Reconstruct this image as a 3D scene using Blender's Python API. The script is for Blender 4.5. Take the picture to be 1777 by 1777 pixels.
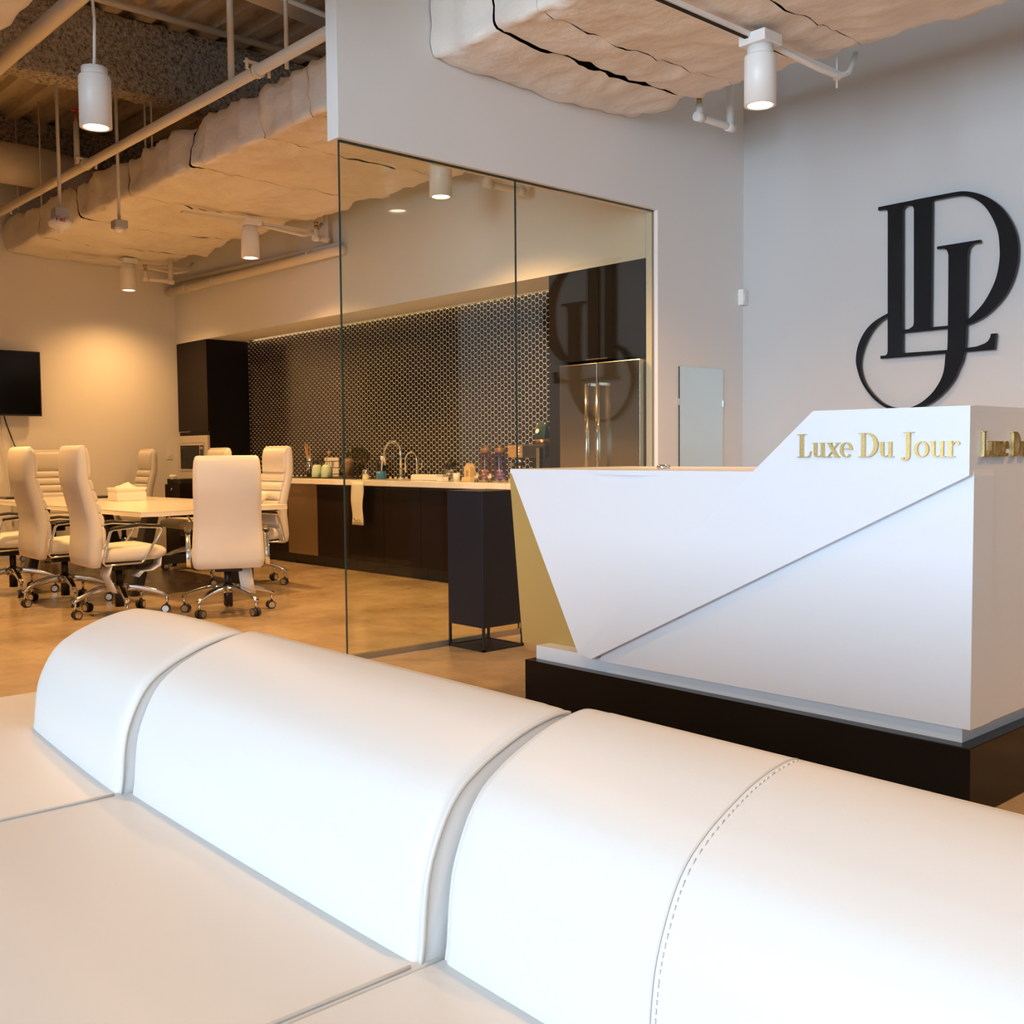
import bpy, bmesh, math, random
from mathutils import Vector, Matrix, noise
random.seed(7)
SC = bpy.context.scene
COL = SC.collection
for o in list(bpy.data.objects): bpy.data.objects.remove(o)

# ------------------------------------------------------------------ camera
EYE = 1.2
yaw, pitch, roll = 0.832676, -0.0555284, -0.00848845
fw = Vector((-math.sin(yaw)*math.cos(pitch), math.cos(yaw)*math.cos(pitch), math.sin(pitch)))
rt = Vector((math.cos(yaw), math.sin(yaw), 0)); up = rt.cross(fw)
r2 = math.cos(roll)*rt + math.sin(roll)*up
u2 = -math.sin(roll)*rt + math.cos(roll)*up
cam_d = bpy.data.cameras.new('camera'); cam = bpy.data.objects.new('camera', cam_d); COL.objects.link(cam)
cam_d.sensor_width = 36; cam_d.lens = 36*1845.72/1777; cam_d.clip_start = 0.02; cam_d.clip_end = 100
m = Matrix((r2, u2, -fw)).transposed().to_4x4(); m.translation = (0, 0, EYE)
cam.matrix_world = m
SC.camera = cam
# ------------------------------------------------------------------ world, daylight, exposure
w = bpy.data.worlds.new('world'); SC.world = w; w.use_nodes = True
bg = w.node_tree.nodes['Background']; bg.inputs[0].default_value = (0.62, 0.78, 1.0, 1); bg.inputs[1].default_value = 1.0
SC.view_settings.view_transform = 'Standard'; SC.view_settings.look = 'None'
SC.view_settings.exposure = 0.22; SC.view_settings.gamma = 1; SC.view_settings.use_curve_mapping = False
WARM = (1.0, 0.52, 0.17)
COOL = (0.66, 0.82, 1.0)
def area(name, loc, rot, sx, sy, power, col):
    l = bpy.data.lights.new(name, 'AREA'); l.shape = 'RECTANGLE'; l.size = sx; l.size_y = sy; l.energy = power; l.color = col
    o = bpy.data.objects.new(name, l); COL.objects.link(o); o.location = loc; o.rotation_euler = rot; return o
# daylight entering through the storefront windows of the front wall (y = -9.5)
DAY = 570
for wx in (-3.0, -0.2, 2.6):
    area('window_daylight', (wx, -9.66, 2.5), (math.radians(90), 0, 0), 2.4, 4.4, DAY, COOL)
SPOT_W = 330

# ------------------------------------------------------------------ materials
MATS = {}
def mat(name, col, rough=0.5, metal=0.0, spec=0.5, coat=0.0, trans=0.0, emit=None, estr=0.0, sheen=0.0):
    mt = bpy.data.materials.new(name); mt.use_nodes = True
    b = mt.node_tree.nodes['Principled BSDF']
    b.inputs['Base Color'].default_value = (*col, 1); b.inputs['Roughness'].default_value = rough
    b.inputs['Metallic'].default_value = metal; b.inputs['Specular IOR Level'].default_value = spec
    b.inputs['Coat Weight'].default_value = coat; b.inputs['Transmission Weight'].default_value = trans
    if emit: b.inputs['Emission Color'].default_value = (*emit, 1); b.inputs['Emission Strength'].default_value = estr
    MATS[name] = mt; return mt
def nodes(mt): return mt.node_tree.nodes, mt.node_tree.links, mt.node_tree.nodes['Principled BSDF']
def noise_col(mt, stops, scale=5, detail=5, rough=0.6, stretch=(1,1,1), rrange=None):
    N, L, b = nodes(mt)
    tc = N.new('ShaderNodeTexCoord'); mp = N.new('ShaderNodeMapping'); mp.inputs['Scale'].default_value = stretch
    nz = N.new('ShaderNodeTexNoise'); nz.inputs['Scale'].default_value = scale; nz.inputs['Detail'].default_value = detail; nz.inputs['Roughness'].default_value = rough
    cr = N.new('ShaderNodeValToRGB')
    while len(cr.color_ramp.elements) < len(stops): cr.color_ramp.elements.new(0.5)
    for e, (p, c) in zip(cr.color_ramp.elements, stops): e.position = p; e.color = (*c, 1)
    L.new(tc.outputs['Object'], mp.inputs[0]); L.new(mp.outputs[0], nz.inputs['Vector']); L.new(nz.outputs['Fac'], cr.inputs[0]); L.new(cr.outputs[0], b.inputs['Base Color'])
    if rrange:
        mr = N.new('ShaderNodeMapRange'); mr.inputs['To Min'].default_value = rrange[0]; mr.inputs['To Max'].default_value = rrange[1]
        L.new(nz.outputs['Fac'], mr.inputs['Value']); L.new(mr.outputs[0], b.inputs['Roughness'])
    return nz
def bump(mt, scale, strength, detail=4, dist=0.02):
    N, L, b = nodes(mt)
    tc = N.new('ShaderNodeTexCoord'); nz = N.new('ShaderNodeTexNoise'); nz.inputs['Scale'].default_value = scale; nz.inputs['Detail'].default_value = detail
    bp = N.new('ShaderNodeBump'); bp.inputs['Strength'].default_value = strength; bp.inputs['Distance'].default_value = dist
    L.new(tc.outputs['Object'], nz.inputs['Vector']); L.new(nz.outputs['Fac'], bp.inputs['Height']); L.new(bp.outputs[0], b.inputs['Normal'])

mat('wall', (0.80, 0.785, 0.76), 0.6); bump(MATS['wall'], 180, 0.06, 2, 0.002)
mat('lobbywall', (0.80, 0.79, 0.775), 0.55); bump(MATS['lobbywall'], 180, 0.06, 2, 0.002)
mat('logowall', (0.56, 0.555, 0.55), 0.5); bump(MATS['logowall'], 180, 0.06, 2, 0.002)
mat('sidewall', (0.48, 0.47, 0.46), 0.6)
mat('floor', (0.4, 0.3, 0.2), 0.2)
noise_col(MATS['floor'], [(0.30, (0.27, 0.195, 0.12)), (0.46, (0.37, 0.28, 0.18)), (0.58, (0.43, 0.335, 0.225)), (0.75, (0.50, 0.40, 0.285))], 1.6, 9, 0.68, rrange=(0.10, 0.30))
bump(MATS['floor'], 60, 0.02, 3, 0.003)
mat('deck', (0.42, 0.34, 0.25), 0.7)
noise_col(MATS['deck'], [(0.30, (0.22, 0.18, 0.13)), (0.42, (0.55, 0.47, 0.36)), (0.7, (0.66, 0.57, 0.45))], 9, 8, 0.7, (0.5, 1, 1))
mat('fireproof', (0.3, 0.27, 0.23), 0.95)
noise_col(MATS['fireproof'], [(0.33, (0.04, 0.033, 0.027)), (0.42, (0.30, 0.26, 0.21)), (0.54, (0.55, 0.48, 0.40)), (0.7, (0.72, 0.65, 0.55))], 30, 6, 0.75); bump(MATS['fireproof'], 40, 1.0, 5, 0.05)
mat('wrap', (0.80, 0.75, 0.68), 0.42); noise_col(MATS['wrap'], [(0.3, (0.70, 0.63, 0.55)), (0.55, (0.80, 0.74, 0.67)), (0.8, (0.84, 0.80, 0.74))], 1.5, 5, 0.6)
bump(MATS['wrap'], 7, 0.35, 6, 0.05)
mat('tear', (0.012, 0.009, 0.007), 0.9)
mat('painted_pipe', (0.74, 0.68, 0.58), 0.45)
mat('white_pipe', (0.85, 0.85, 0.83), 0.35)
mat('white_paint', (0.84, 0.83, 0.81), 0.4)
mat('fixture', (0.80, 0.79, 0.77), 0.38)
mat('brass', (0.55, 0.36, 0.14), 0.3, 1.0)
mat('galv', (0.45, 0.44, 0.42), 0.4, 0.9)
mat('chrome', (0.80, 0.80, 0.80), 0.10, 1.0)
mat('alu', (0.72, 0.72, 0.72), 0.16, 1.0)
mat('steel', (0.52, 0.47, 0.41), 0.24, 1.0)
N, L, b = nodes(MATS['steel']); b.inputs['Anisotropic'].default_value = 0.6
mat('black', (0.012, 0.011, 0.011), 0.4)
mat('blackplastic', (0.02, 0.02, 0.02), 0.35)
mat('screen', (0.004, 0.004, 0.005), 0.14, spec=0.3)
mat('cabinet', (0.014, 0.008, 0.006), 0.34, spec=0.12); 
mat('cabinet2', (0.012, 0.010, 0.010), 0.34, spec=0.12)
mat('dishwasher', (0.36, 0.25, 0.15), 0.32, 0.85)
mat('pedestal', (0.010, 0.011, 0.017), 0.38, spec=0.35)
mat('plinth', (0.005, 0.004, 0.004), 0.14, spec=0.22)
mat('sign', (0.005, 0.005, 0.007), 0.34, spec=0.25)
mat('worktop', (0.84, 0.81, 0.77), 0.15); noise_col(MATS['worktop'], [(0.4, (0.80, 0.77, 0.73)), (0.6, (0.86, 0.84, 0.81))], 6, 6)
mat('tabletop', (0.82, 0.79, 0.74), 0.18)
mat('desk', (0.68, 0.73, 0.80), 0.34)
mat('goldpaint', (0.52, 0.36, 0.12), 0.42, 0.35)
mat('gold', (0.78, 0.55, 0.20), 0.35, 0.9)
N, L, b = nodes(MATS['gold']); vo = N.new('ShaderNodeTexVoronoi'); vo.inputs['Scale'].default_value = 900; tc = N.new('ShaderNodeTexCoord')
cr = N.new('ShaderNodeValToRGB'); cr.color_ramp.elements[0].color = (0.36, 0.21, 0.05, 1); cr.color_ramp.elements[1].color = (0.98, 0.78, 0.36, 1)
L.new(tc.outputs['Object'], vo.inputs['Vector']); L.new(vo.outputs['Color'], cr.inputs[0]); L.new(cr.outputs[0], b.inputs['Base Color'])
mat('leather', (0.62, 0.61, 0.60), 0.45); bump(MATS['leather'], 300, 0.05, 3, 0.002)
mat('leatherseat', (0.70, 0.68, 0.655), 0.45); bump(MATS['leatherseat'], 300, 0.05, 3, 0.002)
mat('piping', (0.58, 0.555, 0.52), 0.45)
mat('chairwhite', (0.70, 0.67, 0.625), 0.42)
mat('tile', (0.014, 0.013, 0.013), 0.16)
mat('grout', (0.88, 0.84, 0.78), 0.7)
mat('paper', (0.85, 0.83, 0.80), 0.8)
mat('rubber', (0.02, 0.02, 0.02), 0.6)
mat('mint', (0.45, 0.62, 0.52), 0.25)
mat('pink', (0.70, 0.42, 0.36), 0.3)
mat('wood', (0.42, 0.24, 0.10), 0.5); noise_col(MATS['wood'], [(0.35, (0.30, 0.16, 0.06)), (0.65, (0.52, 0.31, 0.14))], 14, 5, 0.6, (1, 1, 6))
mat('straw', (0.66, 0.48, 0.22), 0.6)
mat('amberwood', (0.20, 0.10, 0.05), 0.4)
mat('green', (0.006, 0.045, 0.033), 0.35)

mat('leafgreen', (0.10, 0.26, 0.05), 0.6)
mat('blue', (0.05, 0.22, 0.50), 0.35)
mat('copper', (0.62, 0.30, 0.16), 0.25, 0.9)
mat('red', (0.55, 0.03, 0.02), 0.5)
mat('greyplastic', (0.50, 0.49, 0.47), 0.5)
mat('purple', (0.40, 0.30, 0.62), 0.2)
mat('amber', (0.85, 0.52, 0.32), 0.3)
mat('lampglow', (1, 1, 1), 0.5, emit=(1.0, 0.86, 0.66), estr=12.0)
mat('ledglow', (1, 1, 1), 0.5, emit=(1.0, 0.62, 0.30), estr=6.0)
mat('mwtrim', (0.72, 0.65, 0.55), 0.38, 0.35)
mat('mirror', (0.80, 0.88, 0.87), 0.02, 1.0)
mat('channel', (0.36, 0.30, 0.22), 0.4, 0.5)
mat('glassedge', (0.02, 0.045, 0.04), 0.1)
def clear(name, tint, ior=1.5):
    mt = bpy.data.materials.new(name); mt.use_nodes = True; nt = mt.node_tree; nt.nodes.clear()
    out = nt.nodes.new('ShaderNodeOutputMaterial'); mx = nt.nodes.new('ShaderNodeMixShader'); fr = nt.nodes.new('ShaderNodeFresnel'); fr.inputs[0].default_value = ior
    tr = nt.nodes.new('ShaderNodeBsdfTransparent'); tr.inputs[0].default_value = (*tint, 1)
    gl = nt.nodes.new('ShaderNodeBsdfGlossy'); gl.inputs['Roughness'].default_value = 0.0
    ge = nt.nodes.new('ShaderNodeNewGeometry'); mr = nt.nodes.new('ShaderNodeMapRange'); mr.inputs['To Min'].default_value = ior; mr.inputs['To Max'].default_value = 1/ior
    nt.links.new(ge.outputs['Backfacing'], mr.inputs['Value']); nt.links.new(mr.outputs[0], fr.inputs[0])
    nt.links.new(fr.outputs[0], mx.inputs[0]); nt.links.new(tr.outputs[0], mx.inputs[1]); nt.links.new(gl.outputs[0], mx.inputs[2]); nt.links.new(mx.outputs[0], out.inputs[0])
    MATS[name] = mt
clear('glass', (0.93, 0.945, 0.88)); clear('smokeglass', (0.70, 0.70, 0.64)); clear('jarglass', (0.90, 0.93, 0.92)); clear('purpleglass', (0.80, 0.72, 0.92)); clear('pinkglass', (0.92, 0.80, 0.80)); clear('winglass', (0.97, 0.98, 0.98))

# ------------------------------------------------------------------ mesh helpers
class MB:
    def __init__(s): s.v = []; s.f = []; s.sm = []
    def add(s, vs, fs, smooth=False):
        n = len(s.v); s.v += [tuple(p) for p in vs]
        for f in fs: s.f.append([i+n for i in f]); s.sm.append(smooth)
        return s
    def box(s, x0, x1, y0, y1, z0, z1):
        vs = [(x, y, z) for z in (z0, z1) for y in (y0, y1) for x in (x0, x1)]
        return s.add(vs, [(0,2,3,1), (4,5,7,6), (0,1,5,4), (2,6,7,3), (0,4,6,2), (1,3,7,5)])
    def tube(s, pts, r, n=10, cap=True, smooth=True):
        pts = [Vector(p) for p in pts]; rs = r if isinstance(r, (list, tuple)) else [r]*len(pts)
        vs = []; prev = None
        for i, p in enumerate(pts):
            t = (pts[min(i+1, len(pts)-1)] - pts[max(i-1, 0)]).normalized()
            a = Vector((0, 0, 1)) if abs(t.z) < 0.95 else Vector((1, 0, 0))
            if prev is not None and prev.cross(t).length > 1e-4: a = prev
            e1 = (a - t*a.dot(t)).normalized(); e2 = t.cross(e1); prev = e1
            vs += [p + rs[i]*(math.cos(2*math.pi*k/n)*e1 + math.sin(2*math.pi*k/n)*e2) for k in range(n)]
        fs = [(i*n+k, i*n+(k+1) % n, (i+1)*n+(k+1) % n, (i+1)*n+k) for i in range(len(pts)-1) for k in range(n)]
        s.add(vs, fs, smooth)
        if cap:
            b = len(s.v)-len(vs); s.f += [[b+k for k in reversed(range(n))], [b+(len(pts)-1)*n+k for k in range(n)]]; s.sm += [False, False]
        return s
    def cyl(s, p0, p1, r, n=20): return s.tube([p0, p1], r, n)
    def lathe(s, c, prof, n=24, smooth=True):
        vs = [(c[0]+r*math.cos(2*math.pi*k/n), c[1]+r*math.sin(2*math.pi*k/n), c[2]+z) for r, z in prof for k in range(n)]
        fs = [(i*n+k, i*n+(k+1) % n, (i+1)*n+(k+1) % n, (i+1)*n+k) for i in range(len(prof)-1) for k in range(n)]
        return s.add(vs, fs, smooth)
    def prism(s, poly, fn, d0, d1):                     # poly: 2d outline; fn(a, b, d) -> xyz
        n = len(poly)
        vs = [fn(a, b, d0) for a, b in poly] + [fn(a, b, d1) for a, b in poly]
        return s.add(vs, [list(range(n)), list(range(2*n-1, n-1, -1))] + [(i, (i+1) % n, n+(i+1) % n, n+i) for i in range(n)])
    def loft(s, rings, smooth=True, cap=True):
        n = len(rings[0]); vs = [p for r in rings for p in r]
        fs = [(i*n+k, i*n+(k+1) % n, (i+1)*n+(k+1) % n, (i+1)*n+k) for i in range(len(rings)-1) for k in range(n)]
        b = len(s.v); s.add(vs, fs, smooth)
        if cap: s.f += [[b+k for k in reversed(range(n))], [b+(len(rings)-1)*n+k for k in range(n)]]; s.sm += [smooth, smooth]
        return s
    def grid(s, fn, nu, nv, smooth=True):
        vs = [fn(i/nu, j/nv) for j in range(nv+1) for i in range(nu+1)]
        return s.add(vs, [(j*(nu+1)+i, j*(nu+1)+i+1, (j+1)*(nu+1)+i+1, (j+1)*(nu+1)+i) for j in range(nv) for i in range(nu)], smooth)
    def build(s, name, mt, parent=None, bevel=0, seg=2, local=False, sub=0):
        off = Vector((0, 0, 0)); p = parent
        while p is not None and not local: off = off + p.location; p = p.parent
        me = bpy.data.meshes.new(name); me.from_pydata([tuple(Vector(v)-off) for v in s.v], [], s.f)
        me.polygons.foreach_set('use_smooth', s.sm)
        bm = bmesh.new(); bm.from_mesh(me)
        if bevel:
            bmesh.ops.remove_doubles(bm, verts=bm.verts, dist=1e-6)
            es = [e for e in bm.edges if len(e.link_faces) == 2 and e.calc_face_angle(0) > 0.5]
            bmesh.ops.bevel(bm, geom=es, offset=bevel, segments=seg, profile=0.5, affect='EDGES', clamp_overlap=True)
            if seg > 2:
                for f in bm.faces: f.smooth = True
        bmesh.ops.recalc_face_normals(bm, faces=bm.faces); bm.to_mesh(me); bm.free()
        me.materials.append(MATS[mt]); o = bpy.data.objects.new(name, me); COL.objects.link(o); o.parent = parent
        if sub:
            md = o.modifiers.new('sub', 'SUBSURF'); md.levels = sub; md.render_levels = sub
        return o
def B(x0, x1, y0, y1, z0, z1): return MB().box(x0, x1, y0, y1, z0, z1)
def thing(name, label, cat, loc=(0, 0, 0), rz=0, group=None):
    o = bpy.data.objects.new(name, None); COL.objects.link(o); o.location = loc; o.rotation_euler = (0, 0, rz); o.empty_display_size = 0.1
    return tag(o, label, cat, group)
def tag(o, label, cat, group=None):
    o['label'] = label; o['category'] = cat
    if group: o['group'] = group
    return o
def struct(o, label=None, cat=None):
    o['kind'] = 'structure'
    if label: o['label'] = label
    if cat: o['category'] = cat
    return o
def copy_tree(o, parent=None):
    c = o.copy(); COL.objects.link(c); c.parent = parent
    for ch in list(o.children): copy_tree(ch, c)
    return c
def circ(n): return [(math.cos(2*math.pi*k/n), math.sin(2*math.pi*k/n)) for k in range(n)]
def rrect(w, d, r, n=4):                                # rounded rectangle outline
    r = min(r, w/2-1e-4, d/2-1e-4); out = []
    for cx, cy, a0 in ((w/2-r, d/2-r, 0), (-w/2+r, d/2-r, 90), (-w/2+r, -d/2+r, 180), (w/2-r, -d/2+r, 270)):
        for k in range(n+1): a = math.radians(a0+90*k/n); out.append((cx+r*math.cos(a), cy+r*math.sin(a)))
    return out
def arc(c, r, a0, a1, n, fn): return [fn(c[0]+r*math.cos(math.radians(a0+(a1-a0)*k/n)), c[1]+r*math.sin(math.radians(a0+(a1-a0)*k/n))) for k in range(n+1)]

# ================================================================== the setting
XF, XP0, XP1, YL, YK, YT, ZD = -13.18, -5.243, -5.131, 7.2, 6.133, 6.71, 5.0
XR, YF = 4.6, -9.5
struct(B(XF-.15, XR+.15, YF-.15, YL+.15, -.15, 0).build('floor', 'floor'), 'polished tan concrete floor', 'floor')
mb = MB()
pts = []; y = YF; P = 0.30
while y < YL+.3:
    pts += [(y, ZD), (y+.13, ZD), (y+.155, ZD+.075), (y+.275, ZD+.075)]; y += P
pts.append((y, ZD))
vs = [(XF-.1, a, b) for a, b in pts]+[(XR+.1, a, b) for a, b in pts]; n = len(pts)
mb.add(vs, [(i, i+1, n+i+1, n+i) for i in range(n-1)])
mb.box(XF-.15, XR+.15, YF-.15, YL+.35, ZD+.09, ZD+.2)
struct(mb.build('ceiling', 'deck'), 'ribbed metal roof deck painted tan', 'ceiling')
struct(B(XF-.15, XF, YF-.15, YL+.15, 0, ZD+.1).build('wall_left', 'wall'), 'cream end wall behind the meeting table', 'wall')
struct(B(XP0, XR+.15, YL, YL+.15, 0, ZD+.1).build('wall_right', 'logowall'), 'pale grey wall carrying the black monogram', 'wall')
struct(B(XR, XR+.15, YF-.15, YL, 0, ZD+.1).build('wall_side', 'sidewall'), 'grey side wall of the lobby, right of the camera', 'wall')
dr_ = struct(B(-1.62, .72, YL-.03, YL-.0005, 0, 2.78).build('added_door_1', 'black'), 'added dark double door, out of view, darkening the glass reflection', 'door')  # invented door, out of view, darkens what the glass partition reflects
for a, c in ((-1.55, -.47), (-.43, .65)):
    lf = B(a, c, YL-.055, YL-.0301, .01, 2.70).build('door_leaf', 'cabinet', dr_)
    hx = c-.10 if a < -1 else a+.10
    MB().cyl((hx, YL-.10, .8), (hx, YL-.10, 1.5), .014, 10).box(hx-.01, hx+.01, YL-.10, YL-.054, .85, .87).box(hx-.01, hx+.01, YL-.10, YL-.054, 1.43, 1.45).build('pull_handle', 'chrome', lf)
# front wall with three storefront windows (behind the camera)
mb = MB(); wins = [(-4.25, -1.75), (-1.45, 1.05), (1.35, 3.85)]
xs = XF
for a, c in wins: mb.box(xs, a, YF-.15, YF, 0, ZD+.1); mb.box(a, c, YF-.15, YF, 4.75, ZD+.1); mb.box(a, c, YF-.15, YF, 0, .25); xs = c
mb.box(xs, XR, YF-.15, YF, 0, ZD+.1)
struct(mb.build('wall_front', 'lobbywall'), 'front wall with tall storefront windows', 'wall')
for i, (a, c) in enumerate(wins):
    fr = MB(); 
    for x0, x1, z0, z1 in ((a, a+.05, .25, 4.75), (c-.05, c, .25, 4.75), (a+.05, c-.05, .25, .30), (a+.05, c-.05, 4.70, 4.75), ((a+c)/2-.025, (a+c)/2+.025, .30, 4.70)): fr.box(x0, x1, YF-.12, YF-.04, z0, z1)
    wo = struct(fr.build('window_%d' % (i+3), 'black'), 'dark framed storefront window in the front wall', 'window')
    for x0, x1 in ((a+.05, (a+c)/2-.025), ((a+c)/2+.025, c-.05)): B(x0, x1, YF-.085, YF-.078, .30, 4.70).build('pane', 'winglass', wo)
struct(B(-4.65, -4.5, YF, -1.0, 0, ZD+.1).build('daylight_block_wall', 'lobbywall'), 'added unseen wall shielding the meeting area from window daylight', 'wall')  # unseen wall added to keep daylight off the meeting area
# kitchen alcove: soffit block, back wall with hexagonal tile
struct(MB().box(XF, XP0, YK, YT-.07, 2.64, ZD+.1).box(XF, XP0, YT-.07, YL+.15, 2.72, ZD+.1).build('wall_soffit', 'wall'), 'cream bulkhead above the kitchen alcove', 'wall')
struct(B(-5.195, XP0, YK, YL, 0, 2.64).build('wall_return', 'wall'), 'narrow cream wall beside the refrigerator', 'wall') if False else None
bs = struct(B(XF, XP0, YT, YL+.15, 0, 2.72).build('wall_back', 'grout'), 'kitchen wall of small black hexagonal tiles with pale grout', 'wall')
# partition: header above the glass, solid end by the corner
mb = MB(); mb.box(XP0, XP1, 3.377, 6.14, 2.975, ZD+.1); mb.box(XP0, XP1, 6.14, YL, 0, ZD+.1)
struct(mb.build('wall_partition', 'lobbywall'), 'white partition wall over and beside the glass', 'wall')
XG = -5.175
for i, (a, c) in enumerate(((3.405, 4.752), (4.758, 6.14))):
    wn = struct(MB().box(XG-.02, XG+.02, a, c, 0, .035).build('window_%d' % (i+1), 'channel'), ('frameless glass partition pane at the open end', 'frameless glass partition pane beside the white wall')[i], 'glass partition')
    B(XG-.006, XG+.006, a+.002, c-.002, .035, 2.975).build('pane', 'glass', wn)
    B(XG-.007, XG+.007, a-.002, a+.002, .035, 2.975).build('pane_edge', 'glassedge', wn)
    B(XG-.010, XG+.010, a, c, 2.966, 2.9749).build('top_gasket', 'glassedge', wn)
    if i: B(XG-.008, XG+.008, c-.006, c-.0005, .035, 2.966).build('side_gasket', 'channel', wn)

# hexagonal tiles (flat top), 300 nearest ones are single parts, the rest one part
R = 0.0318; PX = R*1.5; PZ = R*math.sqrt(3); rr = R*0.885
hexc = []
i = 0; x = -6.27-R
while x > -12.34:
    z = 0.955 + (PZ/2 if i % 2 else 0)
    while z < 2.715: hexc.append((x, z)); z += PZ
    x -= PX; i += 1
def hexa(mb, x, z, y0, y1):
    o = [(x+rr*math.cos(math.radians(60*k)), min(2.719, z+rr*math.sin(math.radians(60*k)))) for k in range(6)]
    vs = [(a, y0, c) for a, c in o]+[(a, y1, c) for a, c in o]
    mb.add(vs, [(5, 4, 3, 2, 1, 0)]+[(k, (k+1) % 6, 6+(k+1) % 6, 6+k) for k in range(6)])
vis = [h for h in hexc if h[1] > 1.0 and h[1] < 2.58][:300]; visset = set(vis)
hm = MB(); hexa(hm, 0, 0, -.0025, .002); proto = hm.build('tile', 'tile', bs)
proto.location = (vis[0][0], YT, vis[0][1])
for h in vis[1:]:
    c = proto.copy(); COL.objects.link(c); c.location = (h[0], YT, h[1])
hm = MB()
for h in hexc:
    if h not in visset: hexa(hm, h[0], h[1], YT-.0025, YT+.002)
o = hm.build('tile_field', 'tile', bs); o['kind'] = 'stuff'

# ================================================================== ceiling services
beam = thing('steel_beam', 'spray fireproofed steel beam crossing under the roof deck', 'beam', (-9.33, 0, 4.37))
def rough_box(x0, x1, y0, y1, z0, z1, amp, step):
    mb = MB()
    def P(p):
        q = Vector(p); return q + amp*Vector((noise.noise(q*3), noise.noise(q*3+Vector((9, 0, 0))), noise.noise(q*3.3+Vector((0, 7, 0))))) + amp*.5*Vector((noise.noise(q*17), 0, noise.noise(q*17+Vector((5, 5, 5)))))
    ny = int((y1-y0)/step); nx = max(2, int((x1-x0)/step)); nz = max(2, int((z1-z0)/step))
    mb.grid(lambda u, v: P((x0+(x1-x0)*u, y0+(y1-y0)*v, z0)), nx, ny, False)
    mb.grid(lambda u, v: P((x1, y0+(y1-y0)*v, z0+(z1-z0)*u)), nz, ny, False)
    mb.grid(lambda u, v: P((x0, y0+(y1-y0)*v, z0+(z1-z0)*u)), nz, ny, False)
    return mb
rough_box(-9.48, -9.21, -2.0, 6.1, 4.37, ZD, .03, .05).build('fireproofing', 'fireproof', beam)
beam2 = thing('steel_beam', 'far fireproofed beam above the round duct', 'beam', (-12.9, 0, 4.75))
rough_box(-13.1, -12.78, -2.0, 6.1, 4.64, ZD, .03, .08).build('fireproofing', 'fireproof', beam2)

def wrapped_duct(root, x0, x1, y0, y1, z0, z1, seams, seed, torn={}, amp=1.0):
    ev = [x0]+seams+[x1]
    q = rrect(y1-y0, z1-z0, .045, 3); dens = []
    for i in range(len(q)):
        a = q[i]; b2 = q[(i+1) % len(q)]; L_ = math.hypot(b2[0]-a[0], b2[1]-a[1]); m_ = max(1, int(L_/.045))
        for t in range(m_): dens.append((a[0]+(b2[0]-a[0])*t/m_, a[1]+(b2[1]-a[1])*t/m_))
    def gap(seam, yy, c):                              # half width of the opening between two wrap sections
        w_ = .003
        for ya, yb, wd, side in torn.get(seam, []):
            if c > -.14*(z1-z0)/.37 and not side: continue
            t = (yy-ya)/(yb-ya)
            if 0 < t < 1: w_ += wd*math.sin(math.pi*t)**.5*(.25+1.1*abs(noise.noise(Vector((yy*5, seam*3, 4)))))
        return w_+.006*noise.noise(Vector((yy*7, c*7, seam)))
    def ring(x, k, e0, e1, end):
        out = []
        for a, c in dens:
            yy = (y0+y1)/2+a
            g0, g1 = gap(e0, yy, c), gap(e1, yy, c)
            xx = e0+g0+(e1-g1-e0-g0)*k
            Q = Vector((xx, a*1.3+seed, c*2))
            side = 1 if abs(a) > (y1-y0)/2-.03 else 0
            d = .022*noise.noise(Q*1.7)+.014*noise.noise(Q*4.1)+.008*noise.noise(Q*11.0)
            if side: d += .030*noise.noise(Vector((xx*5, seed, c*1.2)))+.014*noise.noise(Vector((xx*13, seed+2, c*3)))
            ridge = 1-abs(noise.noise(Q*2.6+Vector((0, 0, seed)))); d += .016*max(0, ridge-.8)*5-.008; d *= amp
            bow = -.030*max(0, 1-(2*a/(y1-y0))**2) if c < 0 else 0
            puff = .020*min(1, 5*k, 5*(1-k))-.012
            nz_ = c/abs(c) if abs(c) > (z1-z0)/2-.046 else 0; ny_ = a/abs(a) if abs(a) > (y1-y0)/2-.046 else 0
            out.append((xx, yy+ny_*(d+puff), (z0+z1)/2+c+nz_*(d+puff)+bow*(.6+.4*math.sin(math.pi*k))))
        return out
    for i in range(len(ev)-1):
        a, b2 = ev[i], ev[i+1]; ns = max(6, int((b2-a)/.05))
        MB().loft([ring(0, k/ns, a, b2, 0) for k in range(ns+1)], cap=False).build('wrap_section', 'wrap', root)
    B(x0+.01, x1-.01, y0+.07, y1-.07, z0+.045, z1-.045).build('inner_duct', 'tear', root)
D0, D1, DZ0, DZ1 = 4.06, 5.82, 3.565, 3.92
dl = thing('insulated_duct', 'long wrapped ventilation duct over the meeting table', 'duct', (-9, 4.9, 3.53))
wrapped_duct(dl, XF+.01, XP0-.005, D0, D1, DZ0, DZ1, [-12.04, -10.92, -9.65, -8.35, -7.25, -6.55], 3.0, {-10.92: [(5.3, 5.82, .05, 0), (4.0, 4.3, .03, 1)], -9.65: [(4.62, 5.0, .05, 0)], -7.25: [(4.8, 5.4, .035, 0)], -12.04: [(5.3, 5.6, .03, 0)], -8.35: [(3.9, 4.2, .012, 1)], -6.55: [(4.1, 5.0, .012, 0)]})
dr = thing('insulated_duct', 'wrapped ventilation duct emerging from the white partition over the desk', 'duct', (-2, 4.9, 3.53))
wrapped_duct(dr, XP1+.003, XR-.01, D0-.02, D1, DZ0-.005, DZ1+.03, [-4.58, -4.22, -3.3, -2.3, -1.2, 0, 1.4, 2.8], 11.0, {-4.58: [(3.9, 5.75, .020, 1), (4.4, 5.5, .012, 0)]})
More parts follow.
